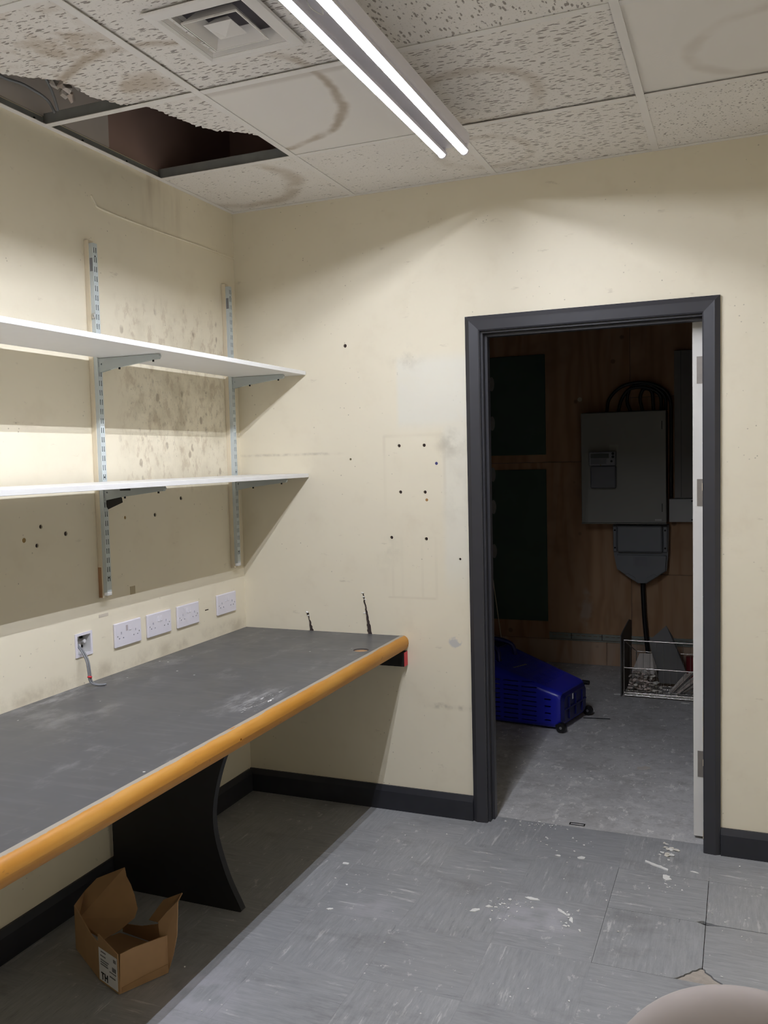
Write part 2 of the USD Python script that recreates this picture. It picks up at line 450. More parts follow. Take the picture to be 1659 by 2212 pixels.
def wood_edge():
    g = G('varnished_wood'); p = g.pos(); x, y, z = g.xyz(p)
    gr = g.noise(g.map(p, scale=(60, 4, 60)), 1, 5, .6)
    c = g.mx(gr, (.46, .185, .018), (.60, .285, .042))
    c = g.mx(g.ss(g.noise(g.map(p, scale=(20, 3, 20)), 1, 3), .5, .7, 0, .5), c, (.64, .34, .075))
    mark = g.mul(g.ss(g.noise(g.map(p, scale=(40, 16, 40)), 1, 4, .7), .66, .74), .75)
    c = g.mx(mark, c, (.20, .085, .025))
    edge = g.add(x, g.m('multiply_add', g.noise(g.map(p, scale=(30, 9, 1)), 1, 5, .7), .016, -.008))
    lip = g.mul(g.ss(z, .7485, .7510), g.ss(edge, .7645, .7675, 1, 0))
    c = g.mx(g.mul(lip, g.ss(g.noise(g.map(p, scale=(30, 5, 1)), 1, 4, .6), .26, .36)), c, (.40, .355, .29))
    return g.done(c, .48, bump=gr, bstr=.08, bdist=.002)


def plywood():
    g = G('plywood_face'); p = g.pos(); r = g.rnd(); x, y, z = g.xyz(p)
    sh = g.n('combine_xyz', 'vector', x=g.mul(r, 5.0), y=0.0, z=g.mul(r, 9.0))
    q = g.n('vector_math', 'vector', math_type='add', vector1=p, vector2=sh)
    w = g.noise(g.map(q, scale=(7, 1, 1.3)), 1, 3, .5, 1.2)
    gr = g.n('wave_texture', 'fac', vector=g.map(q, scale=(1, 1, .22)), scale=3.0, distortion=14.0, detail=3.0, detail_scale=1.2, bands_direction='x')
    c = g.mx(g.mul(gr, .55), (.40, .225, .115), (.56, .34, .19))
    c = g.mx(g.ss(w, .42, .62, 0, .75), c, (.50, .32, .19))
    c = g.mx(g.ss(g.noise(q, 2.2, 4, .6), .5, .68, 0, .6), c, (.33, .18, .095))
    kn = g.mul(g.ss(g.voro(q, 5), .05, .11, 1, 0), .7)
    c = g.mx(kn, c, (.16, .08, .04))
    pale = g.blob(p, (1.06, 2.82, .40), .03, .09, scale=(1.5, 0, .6), wob=.16, wscale=11)[0]
    pale = g.m('maximum', pale, g.mul(g.band(z, -.1, .17, .015), g.ss(w, .3, .6, .3, .8)))
    c = g.mx(g.mul(pale, .45), c, (.58, .50, .42))
    return g.done(c, .7, bump=gr, bstr=.08, bdist=.002)


M = {}
M['wall_left'] = wall_paint('cream_paint_left', 'left')
M['wall_back'] = wall_paint('cream_paint_back', 'back')
M['cream'] = plain('cream_paint', (.84, .765, .595), .55, .06, 5)
M['vinyl_a'] = vinyl('vinyl_streak_a', True)
M['vinyl_b'] = vinyl('vinyl_streak_b', False)
M['concrete'] = concrete_floor()
M['gap_shade'] = plain('black_gap_shade', (.02, .018, .017), .8, .3, 40)  # black so that gaps between tiles read as shadow
M['screed'] = plain('screed', (.43, .38, .33), .9, .25, 60, bump=.4)
for k in ('across', 'along', 'dots', 'fine', 'smooth'): M['board_' + k] = ceiling_board('ceiling_' + k, k)
M['grid'] = plain('ceiling_grid_white', (.86, .83, .80), .5, .05, 9)
M['galv'] = plain('galvanised', (.30, .31, .305), .5, .25, 20, metallic=.2)
M['neck'] = plain('duct_grey', (.50, .48, .52), .6, .1, 12)
M['slab'] = plain('soffit_dark', (.16, .13, .13), .9, .2, 4)
M['unseen_store_wall'] = plain('unseen_store_wall', (.09, .085, .08), .9, .15, 4)  # store walls and ceiling out of view, kept dark to limit bounced light
M['void_grey'] = plain('void_plasterboard', (.62, .56, .52), .9, .15, 4)
M['void_brown'] = plain('void_brown_board', (.40, .27, .235), .9, .3, 3)
M['skirt'] = plain('skirting_paint', (.023, .024, .031), .45, .3, 18, bump=.1)
M['frame'] = plain('door_frame_paint', (.036, .036, .043), .42, .12, 12, bump=.05)
M['door_white'] = plain('door_white_paint', (.86, .83, .77), .45, .05, 12)
M['hinge'] = plain('hinge_steel', (.33, .30, .27), .42, .15, 40, metallic=.6)
M['desk'] = desk_top_mat()
M['edge'] = wood_edge()
M['leg'] = plain('black_panel', (.012, .012, .014), .5, .15, 10)
M['chip'] = plain('chipboard', (.47, .28, .14), .8, .25, 90)
M['black'] = plain('black_paint', (.013, .011, .010), .5, .2, 30)
M['red'] = plain('red_end', (.62, .035, .05), .5, .1, 20)
M['white'] = plain('white_melamine', (.80, .79, .77), .35, .03, 25)
M['upright'] = plain('upright_enamel', (.58, .63, .63), .4, .05, 20)
M['bracket'] = plain('bracket_enamel', (.47, .51, .50), .4, .05, 20)
M['batten'] = plain('batten_paint', (.75, .66, .50), .55, .10, 12)
M['rawwood'] = plain('raw_wood', (.40, .22, .11), .7, .25, 12)
M['plastic'] = plain('socket_plastic', (.79, .76, .82), .3, .02, 20)
M['switchgrey'] = plain('switch_grey', (.52, .46, .48), .35, .05, 20)
M['dark'] = plain('recess_dark', (.01, .01, .01), .7, .1, 20)
M['boxwhite'] = plain('back_box_plastic', (.70, .69, .68), .4, .05, 20)
M['steel'] = plain('bright_steel', (.52, .52, .51), .35, .1, 40, metallic=.9)
M['cable'] = plain('grey_cable', (.23, .235, .25), .45, .08, 30)
M['lightbody'] = plain('light_body', (.84, .82, .88), .4, .03, 10)
M['card'] = plain('cardboard', (.43, .26, .13), .8, .10, 30)
M['card_in'] = plain('cardboard_inside', (.36, .21, .10), .85, .10, 30)
M['paper'] = plain('paper_label', (.80, .80, .82), .6, .05, 30)
M['ink'] = plain('ink', (.015, .015, .018), .6, .1, 30)
M['inkgrey'] = plain('ink_grey', (.22, .22, .24), .6, .1, 30)
M['ply'] = plywood()
M['green'] = plain('green_plasterboard', (.085, .125, .095), .85, .15, 5)
M['filler'] = plain('filler_dab', (.34, .33, .31), .9, .15, 30)
M['cab'] = plain('cabinet_grey', (.30, .295, .265), .45, .08, 4)
M['cab_dark'] = plain('cabinet_edge', (.10, .10, .09), .5, .1, 10)
M['meter'] = plain('meter_plastic', (.26, .26, .28), .4, .06, 20)
M['meter_low'] = plain('meter_cover', (.14, .14, .155), .4, .06, 20)
M['screen'] = plain('meter_screen', (.09, .095, .09), .2, .1, 40)
M['cutout'] = plain('cutout_grey', (.22, .23, .245), .45, .06, 12)
M['junction'] = plain('junction_box', (.50, .50, .49), .45, .05, 12)
M['trunk'] = plain('trunking_grey', (.22, .205, .19), .5, .08, 6)
M['brass'] = plain('brass', (.60, .45, .20), .3, .1, 20, metallic=.9)
M['rail'] = plain('rail_zinc', (.36, .38, .34), .4, .15, 30, metallic=.5)
M['wire'] = plain('chrome_wire', (.62, .60, .55), .25, .05, 40, metallic=1.0)
M['sheet'] = plain('grey_sheet', (.12, .115, .11), .5, .15, 8)
M['rubble'] = plain('broken_plaster', (.66, .56, .50), .9, .25, 30, bump=.4)
M['rubble_b'] = plain('broken_plaster_pale', (.84, .79, .70), .9, .2, 30, bump=.4)
M['slabgrey'] = plain('plaster_slab', (.58, .53, .48), .9, .12, 12, bump=.2)
M['blue'] = plain('blue_plastic', (.015, .020, .40), .3, .08, 10)
M['blue_dark'] = plain('dark_blue_plastic', (.008, .010, .10), .35, .08, 10)
M['rubber'] = plain('black_rubber', (.012, .012, .013), .4, .1, 30)
M['flake'] = plain('paint_flake', (.88, .87, .84), .7, .06, 60)
M['chair'] = plain('beige_suede', (.33, .285, .26), .95, .06, 7, sheen_weight=.15)
M['led'] = emitter('led_line', LED_TINT, LED_CORE)
M['lens'] = emitter('frosted_lens', LED_TINT, LED_LENS)

# ------------------------------------------------------------------ walls
rs = np.random.RandomState(3)
B = mbx(-.1, RX + .1, 0, .10, 0, 3.1)
B -= mbx(1.115, 1.961, -.1, .2, -.1, 1.992)
for hx, hz, hr in ((.529, 1.973, .008), (.763, 1.546, .007), (.873, 1.545, .007), (.765, 1.354, .007), (.873, 1.353, .007), (.720, 1.164, .007), (.874, 1.160, .007), (1.018, 1.079, .005), (.541, 1.495, .005)):
    B -= mf(cyl((hx, -.02, hz), (hx, .045, hz), hr, 12))
gouge1 = rough_line([(.579, .922), (.586, .925), (.594, .88), (.606, .82), (.621, .745)], .008, .0012, 4) + rough_line([(.600, .745), (.594, .81), (.587, .87), (.579, .922)], .008, .0012, 5)[:-1]
gouge2 = rough_line([(.308, .826), (.320, .828), (.326, .80), (.341, .745)], .008, .0012, 6) + rough_line([(.322, .745), (.319, .79), (.308, .826)], .008, .0012, 7)[:-1]
for gg in (gouge1, gouge2): B -= mf(prism(gg, 'y', -.05, .045))
wb = thing('wall_back', 'cream painted back wall with the doorway', 'wall', kind='structure')
obj('painted_wall', B, M['wall_back'], wb)
obj('bare_board', bx(0, RX, -.006, -.0005, H + .045, 3.1), M['void_brown'], wb, label='bare board above the ceiling')
obj('wall_plug', cyl((.925, .002, 1.470), (.925, -.001, 1.470), .006, 12), plain('blue_plug', (.05, .05, .18), .5), wb, label='blue wall plug')
obj('wall_plug', cyl((.880, .002, 1.321), (.880, -.001, 1.321), .006, 12), plain('brown_plug', (.40, .22, .08), .5), wb, label='brown wall plug')
shade_mat = plain('recess_shade', (.055, .038, .034), .9, .6, 55, bump=.5)  # dark fill standing for the shade inside holes, gouges and slit
for hx, hz, hr in ((.529, 1.973, .0078), (.763, 1.546, .0068), (.873, 1.545, .0068), (.765, 1.354, .0068), (.873, 1.353, .0068), (.720, 1.164, .0068), (.874, 1.160, .0068), (1.018, 1.079, .0048)):
    obj('hole_core', cyl((hx, .006, hz), (hx, .0449, hz), hr, 12), shade_mat, wb)
for gg in (gouge1, gouge2):
    obj('gouge_core', prism(Polygon(gg).buffer(0).buffer(-.0006), 'y', .0045, .0449), shade_mat, wb, label='dark fill for the shade inside the gouge')
# broken plaster edges round the two gouges
for i, (px_, pz_) in enumerate(((.579, .921), (.585, .905), (.592, .893), (.588, .835), (.313, .826), (.319, .812))):
    c = chunk((0, 0, 0), .0065, 60 + i, .8); c.apply_translation((px_, -.0005, pz_)); obj('plaster_crumb', c, M['flake'], wb)

L = mbx(-.1, 0, RY - .1, 0, 0, 3.1)
L -= mbx(-.036, .02, -1.086, -1.017, .854, .922)
for hy, hz, hr in ((-1.22, 1.303, .007), (-1.293, 1.266, .008), (-1.24, 1.244, .007), (-1.11, 1.271, .008), (-.806, 1.303, .006), (-.63, 1.301, .0075), (-.459, 1.356, .008)):
    L -= mf(cyl((-.045, hy, hz), (.02, hy, hz), hr, 12))
L -= mbx(-.03, .02, -.320, -.292, .876, .881)
wl = thing('wall_left', 'cream painted left wall with mould and shelf uprights', 'wall', kind='structure')
obj('painted_wall', L, M['wall_left'], wl)
for hy, hz, hr in ((-1.22, 1.303, .0068), (-1.24, 1.244, .0068), (-1.11, 1.271, .0078), (-.63, 1.301, .0073), (-.459, 1.356, .0078)):
    obj('hole_core', cyl((-.0449, hy, hz), (-.005, hy, hz), hr, 12), shade_mat, wl)
for hy, hz, hr in ((-1.293, 1.266, .0078), (-.806, 1.303, .0058)):
    obj('wall_plug', cyl((-.0449, hy, hz), (-.001, hy, hz), hr, 12), plain('tan_plug_%d' % int(-hy * 1000), (.34, .22, .08), .6), wl, label='tan wall plug')
obj('tape_remnant', bx(.0001, .0008, -.795, -.766, 1.018, 1.048), plain('old_tape', (.50, .42, .27), .7), wl, label='scrap of old brown tape')
obj('tape_remnant', bx(.0001, .0008, -.969, -.920, .963, .974), plain('old_tape_pale', (.62, .55, .45), .7), wl, label='torn strip of pale tape')
obj('slit_core', bx(-.0299, -.003, -.3195, -.2925, .8763, .8807), shade_mat, wl)
obj('painted_cable', tube([(.0, -.915, 2.425), (.001, -.895, 2.402), (.001, -.86, 2.389), (.001, -.6, 2.386), (.001, -.3, 2.390), (.001, -.003, 2.391)], .0042, 8), M['wall_left'], wl, label='cable painted over with the wall paint', smooth=True)
obj('bare_board', bx(.0005, .006, RY, -.815, H + .03, 3.1), M['void_grey'], wl, label='bare grey board above the ceiling')
obj('bare_board', bx(.0005, .004, -.815, -.007, H + .03, 3.1), M['void_brown'], wl, label='brown stained board above the ceiling')
obj('wall_right', bx(RX, RX + .1, RY - .1, 0, 0, 3.1), M['cream'], label='cream painted right wall', cat='wall', kind='structure')
obj('wall_front', bx(0, RX, RY - .1, RY, 0, 3.1), M['cream'], label='cream painted wall behind the viewer', cat='wall', kind='structure')
obj('ceiling_slab', bx(-.1, RX + .1, RY - .1, .1, 3.1, 3.2), M['slab'], label='dark soffit above the ceiling void', cat='ceiling', kind='structure')

def skirt_profile(t=.018, h=.101): return [(0, 0), (t, 0), (t, h - .022), (t * .45, h), (0, h)]
obj('baseboard_left', prism(skirt_profile(), 'y', RY, -.0185), M['skirt'], label='black skirting board along the left wall', cat='skirting board', kind='structure')
sb = thing('baseboard_back', 'dark skirting board along the back wall', 'skirting board', kind='structure')
pb = [(-a, b) for a, b in skirt_profile()]
obj('board', prism(pb, 'x', 0.0, 1.0585), M['skirt'], sb)
obj('board', prism(pb, 'x', 2.0065, RX), M['skirt'], sb)

# ------------------------------------------------------------------ floor
fl = thing('floor', 'worn grey streaked vinyl tile floor', 'floor', kind='structure')
obj('screed', bx(-.1, RX + .1, RY - .1, .06, -.12, -.0085), M['gap_shade'], fl, label='black base for the shade in the tile gaps')  # black base stands for the shadow in gaps and round the broken corner
fx = sorted(set([0.0] + [round(1.972 - .3048 * k, 4) for k in range(-3, 7) if 0 < 1.972 - .3048 * k < RX] + [RX]))
fy = [.06, -.235, -.53, -.868]
while fy[-1] - .3048 > RY: fy.append(fy[-1] - .3048)
fy.append(RY)
chip_poly = Polygon(rough_line([(1.880, -.8695), (1.905, -.862), (1.925, -.835), (1.948, -.812), (1.972, -.788), (1.990, -.812), (2.010, -.838), (2.028, -.8485), (2.030, -.875), (1.88, -.875)], .008, .002, 9)).buffer(0)
chip2 = Polygon([(1.944, -.530), (1.958, -.519), (1.968, -.517), (1.974, -.523), (1.990, -.524), (2.004, -.5305), (2.15, -.5305), (2.15, -.5325), (2.02, -.5335), (1.992, -.540), (1.972, -.543), (1.960, -.537)]).buffer(0)
from shapely import affinity
screed_poly = affinity.translate(chip_poly, 0, -.005).intersection(affinity.translate(chip_poly, .003, -.003)).intersection(affinity.translate(chip_poly, -.003, -.003)).buffer(0)
if screed_poly.geom_type != 'Polygon': screed_poly = max(screed_poly.geoms, key=lambda a: a.area)
obj('screed', prism(screed_poly, 'z', -.0084, -.0015), M['screed'], fl, label='pale screed showing at the broken tile corner')
for i in range(len(fx) - 1):
    for j in range(len(fy) - 1):
        x0, x1, y1, y0 = fx[i], fx[i + 1], fy[j], fy[j + 1]
        if j == 0:
            parts = [sbox(x0, y0, x1, min(y1, 0.0))]
            lo, hi = max(x0, 1.128), min(x1, 1.948)
            if hi > lo: parts[0] = parts[0].union(sbox(lo, -.01, hi, .06))
        else: parts = [sbox(x0, y0, x1, y1)]
        p_ = parts[0].buffer(-.00012, join_style=2)
        big_gap = abs(x1 - 1.972) < .01 or abs(x0 - 1.972) < .01
        if big_gap and -.9 < y0 and y1 <= -.2: p_ = p_.buffer(-.0009, join_style=2)
        if abs(y1 + .868) > .01: p_ = p_.difference(chip_poly)
        p_ = p_.difference(chip2)
        if p_.is_empty: continue
        if p_.geom_type != 'Polygon': p_ = max(p_.geoms, key=lambda a: a.area)
        dz = rs.uniform(-.0001, .0001)
        obj('tile', prism(p_, 'z', -.0084, 0.0 + dz), M['vinyl_a' if (i + j) % 2 else 'vinyl_b'], fl)

# ------------------------------------------------------------------ suspended ceiling
ce = thing('ceiling', 'stained suspended ceiling of fissured boards in a white grid', 'ceiling', kind='structure')
kinds = [['fine', 'fine', 'across', 'dots', 'across', 'dots'], ['across', 'smooth', 'across', 'smooth', 'across', 'dots'], ['across', 'across', 'along', 'smooth', 'along', 'across']]
torn = {(0, 2): Polygon([(.582, -1.7235)] + [(.582, -1.1285)] + rough_line([(.36, -1.1285), (.325, -1.145), (.300, -1.19), (.282, -1.225), (.290, -1.29), (.279, -1.353), (.225, -1.40), (.16, -1.459), (.09, -1.54), (.03, -1.62)], .007, .0045, 21) + [(.004, -1.7235)]),
        (0, 1): Polygon([(.582, -1.1225)] + rough_line([(.585, -.735), (.553, -.787), (.505, -.825), (.464, -.857), (.440, -.91), (.428, -.962), (.413, -1.03), (.395, -1.10)], .007, .0045, 22) + [(.375, -1.1225)])}
for i in range(6):
    for j in range(8):
        k = kinds[j][i] if j < 3 else ('across', 'along', 'smooth', 'dots')[(i * 3 + j) % 4]
        x0, x1, y1, y0 = GX[i], GX[i + 1], GY[j], GY[j + 1]
        lift = .0045 if (i, j) in ((2, 1), (1, 2), (0, 2), (3, 1)) else .0008
        if (i, j) in torn: p_ = torn[(i, j)].buffer(0)
        else:
            p_ = sbox(x0 + .004, y0 + .004, x1 - .004, y1 - .004)
            if (i, j) == (1, 2): p_ = p_.difference(sbox(.888 - .115, -1.42 - .115, .888 + .115, -1.42 + .115))
        if p_.geom_type != 'Polygon': p_ = max(p_.geoms, key=lambda a: a.area)
        obj('ceiling_panel', prism(p_, 'z', H + lift, H + lift + .014), M['board_' + k], ce)


def tee(): return [(-.012, -.0018), (.012, -.0018), (.012, .0), (.001, .0004), (.001, .026), (.003, .028), (.003, .036), (-.003, .036), (-.003, .028), (-.001, .026), (-.001, .0004), (-.012, 0)]
for gx in GX[1:-1]:
    obj('main_bar', prism([(gx + a, H + b) for a, b in tee()], 'y', RY, 0.0), M['grid'], ce)
for j, gy in enumerate(GY[1:-1]):
    for i in range(6):
        x0, x1 = GX[i] + (.0125 if i else .001), GX[i + 1] - .0125
        obj('cross_bar', prism([(gy + a, H + b) for a, b in tee()], 'x', x0, x1), M['grid'], ce)
        if i == 0 and j in (0, 1):
            obj('bar_web', bx(x0, x1, gy - .0035, gy + .0035, H + .002, H + .037), M['galv'], ce, label='bare metal web of the bar in the hole')
for nm, m in (('edge_trim', prism([(0, H - .002), (.021, H - .002), (.021, H), (.001, H), (.001, H + .024), (0, H + .024)], 'y', RY, 0)),
              ('edge_trim', prism([(0, H - .002), (-.021, H - .002), (-.021, H), (-.001, H), (-.001, H + .024), (0, H + .024)], 'x', 0.021, RX)),
              ('edge_trim', prism([(RX, H - .002), (RX - .021, H - .002), (RX - .021, H), (RX, H + .024)], 'y', RY, -.021))):
    obj(nm, m, M['grid'], ce)
obj('edge_web', bx(.001, .0035, -1.7, -.53, H + .001, H + .026), M['galv'], ce, label='bare metal leg of the wall angle in the hole')
for yy in (-1.17, -.95, -.72): obj('rivet', cyl((.0035, yy, H + .010), (.0065, yy, H + .010), .004, 8), M['dark'], ce)

# ------------------------------------------------------------------ doorway and the open door
dr = thing('door_1', 'dark grey door frame with a white door standing open into the store', 'door', kind='structure')
XI0, XI1, ZI = 1.119, 1.946, 1.988
AP = [(0, 0), (0, .013), (.005, .0165), (.038, .0195), (.042, .0200), (.056, .0125), (.060, .0105), (.060, 0)]


def arch_piece(st):
    k = len(AP); V = []
    for (x, z), (dx, dz) in st: V += [(x + u * dx, -t, z + u * dz) for u, t in AP]
    F = []
    for a in range(k):
        b = (a + 1) % k
        F += [[a, b, k + b], [a, k + b, k + a]]
    for a in range(1, k - 1): F += [[0, a + 1, a], [k, k + a, k + a + 1]]
    m = trimesh.Trimesh(V, F, process=False); m.fix_normals(); return m


s0, s1, s2, s3 = ((XI0, 0), (-1, 0)), ((XI0, ZI), (-1, 1)), ((XI1, ZI), (1, 1)), ((XI1, 0), (1, 0))
for a, b in ((s0, s1), (s1, s2), (s2, s3)): obj('architrave', arch_piece([a, b]), M['frame'], dr)
obj('jamb', bx(1.1155, 1.1275, 0.0005, .10, 0.0005, 1.991), M['frame'], dr)
obj('jamb', bx(1.9485, 1.9605, 0.0005, .10, 0.0005, 1.991), M['frame'], dr)
obj('door_head', bx(1.1275, 1.9485, 0.0005, .10, 1.980, 1.9915), M['frame'], dr)
obj('door_stop', bx(1.1275, 1.139, .028, .062, 0.0005, 1.980, .001), M['frame'], dr)
obj('door_stop', bx(1.139, 1.9485, .028, .062, 1.968, 1.980, .001), M['frame'], dr)
leaf = obj('leaf', bx(1.9065, 1.9475, .103, .905, .012, 1.975, .0015), M['door_white'], dr, label='white painted door seen on edge')
for z0, z1 in ((1.746, 1.846), (1.288, 1.389), (.247, .348)):
    hb = mbx(1.9215, 1.9470, .1012, .1035, z0, z1)
    for q in (.2, .4, .6, .8): hb -= mf(cyl((1.932 + (.006 if q in (.2, .8) else 0), .09, z0 + q * (z1 - z0)), (1.932 + (.006 if q in (.2, .8) else 0), .102, z0 + q * (z1 - z0)), .0022, 8))
    h = obj('hinge', [tm(hb), cyl((1.9490, .0975, z0), (1.9490, .0975, z1), .0035, 10)], M['hinge'], leaf)
# chipped paint showing pale on the right frame's inner arris
for i, (z, hh) in enumerate(((1.52, .006), (1.35, .028), (.96, .004), (.60, .008), (.575, .006), (.50, .05), (.42, .06), (.33, .025), (.12, .006), (.055, .03))):
    obj('paint_chip', bx(1.9445, 1.9463, -.0150, -.0138, z, z + hh), M['batten'] if hh > .02 else M['flake'], dr)

# ------------------------------------------------------------------ twin tube ceiling light
li = thing('ceiling_light', 'twin tube strip light glowing under the suspended ceiling', 'ceiling light')
Y0, Y1, TZ = -2.98, -.578, 2.487  # far end out of view; length chosen to light desk underside and store
obj('light_body', prism([(1.150, 2.541), (1.154, 2.512), (1.159, 2.508), (1.248, 2.508), (1.253, 2.512), (1.257, 2.541)], 'y', Y0 - .01, Y1 + .004), M['lightbody'], li)
for y_ in (-.9, -1.75, -2.6): obj('mounting_block', bx(1.185, 1.222, y_ - .03, y_ + .03, 2.541, H - .0019), M['lightbody'], li)


def led_tube(cx, cutL, cutR):
    dL, dR = .0145 * math.tan(math.radians(cutL)), .0145 * math.tan(math.radians(cutR))
    arc = [(cx + .0145 * math.cos(t), TZ + .0145 * math.sin(t)) for t in np.linspace(0, math.pi, 13)]
    prof = [(cx + .0145, TZ - dR)] + arc + [(cx - .0145, TZ - dL), (cx - .0132, TZ - dL), (cx - .0132, TZ + .0022), (cx + .0132, TZ + .0022), (cx + .0132, TZ - dR)]
    t = obj('light_tube', prism(prof, 'y', Y0 + .012, Y1 - .012), M['lightbody'], li)
    obj('lens', bx(cx - .0130, cx + .0130, Y0 + .013, Y1 - .013, TZ + .0014, TZ + .0021), M['lens'], t)
    obj('led_line', bx(cx - .0012, cx + .0012, Y0 + .03, Y1 - .03, TZ + .0001, TZ + .0021), M['led'], t)
    for a, b in ((Y0, Y0 + .012), (Y1 - .012, Y1)):
        obj('end_cap', cyl((cx, a, TZ + .001), (cx, b, TZ + .001), .0142, 20), M['lightbody'], t, smooth=40)
        obj('lamp_holder', bx(cx - .012, cx + .012, min(a, b) + .001, max(a, b) - .001, TZ + .012, 2.511, .002), M['lightbody'], t)


led_tube(1.166, 12.8, 18.0)
led_tube(1.241, 21.0, 4.6)
obj('loose_wire', tube([(1.19, -1.61, 2.506), (1.20, -1.60, 2.485), (1.215, -1.575, 2.480), (1.222, -1.60, 2.495), (1.235, -1.62, 2.505)], .0014, 6), M['white'], li, label='thin loose wire between the tubes', smooth=True)

# ------------------------------------------------------------------ square air diffuser
ad = thing('air_diffuser', 'white square ceiling air diffuser with nested louvres', 'air vent')
DX, DY = .870, -1.420
obj('flange', sq_lathe([(.150, H - .0025), (.146, H - .006), (.120, H - .010), (.113, H - .006), (.113, H + .004), (.150, H - .001)], DX, DY), M['grid'], ad)
obj('louvre', sq_lathe([(.113, H - .004), (.111, H - .004), (.092, H + .028), (.094, H + .028)], DX, DY), M['grid'], ad)
obj('louvre', sq_lathe([(.079, H - .006), (.077, H - .008), (.050, H + .026), (.052, H + .028)], DX, DY), M['grid'], ad)
obj('louvre', sq_lathe([(.0795, H - .0085), (.0765, H - .0085), (.0765, H - .004), (.0795, H - .004)], DX, DY), M['grid'], ad)
hc = .040
obj('centre_cone', trimesh.convex.convex_hull(np.array([(DX + a * hc, DY + b * hc, H - .002) for a in (-1, 1) for b in (-1, 1)] + [(DX + a * .018, DY + b * .018, H + .020) for a in (-1, 1) for b in (-1, 1)] + [(DX, DY, H - .020)])), M['grid'], ad)
neck = mbx(DX - .114, DX + .114, DY - .114, DY + .114, H + .004, H + .16) - mbx(DX - .111, DX + .111, DY - .111, DY + .111, 0, H + .157)
obj('neck', neck, M['neck'], ad)

# ------------------------------------------------------------------ things in the ceiling void
c1 = obj('cable', tube([(.05, -1.95, 2.72), (.07, -1.62, 2.70), (.06, -1.48, 2.685), (.05, -1.36, 2.650), (.055, -1.26, 2.655), (.075, -1.19, 2.635), (.085, -1.165, 2.60)], .0045, 8), M['cable'], None, 'thin grey cable sagging across the torn hole in the ceiling', 'cable', smooth=True)
c2 = obj('cable', tube([(.16, -1.50, 2.80), (.13, -1.34, 2.735), (.11, -1.24, 2.69), (.10, -1.19, 2.65), (.095, -1.163, 2.605)], .0045, 8), M['cable'], None, 'steep grey cable dropping to the bare bar in the ceiling hole', 'cable', smooth=True)
lump = thing('debris_lump', 'dusty lump of plaster debris caught on the bar in the ceiling hole', 'debris')
for i in range(11):
    obj('clod', chunk((.150 + .030 * math.sin(i * 2.1), -1.185 + .022 * math.cos(i * 3.3), 2.622 + .007 * i), .020, 200 + i, .9), M[('rubble', 'void_grey', 'slabgrey')[i % 3]], lump)

# ------------------------------------------------------------------ desk
dk = thing('desk', 'long dark grey desk with a rounded wooden front edge along the left wall', 'desk')
DZ, DYL = .750, -2.95
top = mbx(.0015, .7535, DYL, -.0015, .718, DZ) - mf(cyl((.700, -.300, .742), (.700, -.300, .80), .0305, 32))
obj('desk_top', top, M['desk'], dk)
obj('hole_liner', cyl((.700, -.300, .7405), (.700, -.300, .7440), .0300, 32), M['chip'], dk, label='bare chipboard in the round cable hole')
NP = [(.7525, .688), (.766, .6895), (.777, .697), (.784, .708), (.7865, .720), (.7855, .733), (.780, .7435), (.772, .7495), (.764, .7520), (.7525, .7520)]
ed = prism(NP, 'y', DYL, -.0015)
edm = mf(ed) - mf(cyl((.75, -1.33, .722), (.80, -1.33, .722), .0042, 12))
obj('wooden_edge', edm, M['edge'], dk, label='rounded varnished wood edge with chips', smooth=35)
LP = [(.020, .0005), (.535, .0005), (.540, .006), (.531, .024), (.497, .088), (.464, .175), (.445, .250), (.441, .322), (.460, .425), (.491, .515), (.542, .61), (.612, .695), (.632, .7178), (.020, .7178)]
from scipy.interpolate import splprep, splev
cv = np.array(LP[2:13]); tck, _ = splprep(cv.T, s=0, k=3); cvs = np.array(splev(np.linspace(0, 1, 40), tck)).T
obj('side_panel', prism([LP[0], LP[1]] + [tuple(q) for q in cvs] + [LP[-1]], 'y', -.970, -.945), M['leg'], dk, label='black supporting panel with a concave front edge')
bt = obj('support_batten', bx(.02, .779, -.040, -.0015, .628, .688, .001), M['black'], dk, label='black batten fixed to the back wall')
obj('batten_end', bx(.7792, .7805, -.0392, -.0022, .629, .687), M['red'], bt, label='red painted end of the batten')

# ------------------------------------------------------------------ shelves, uprights, brackets
for z, lab in ((1.878, 'upper white shelf on the left wall'), (1.438, 'lower white shelf on the left wall, above the sockets')):
    s = mf(bx(.0415, .3412, -2.75, -.0025, z - .0165, z, .0008))
    obj('wall_shelf', s, M['white'], None, lab, 'shelf')


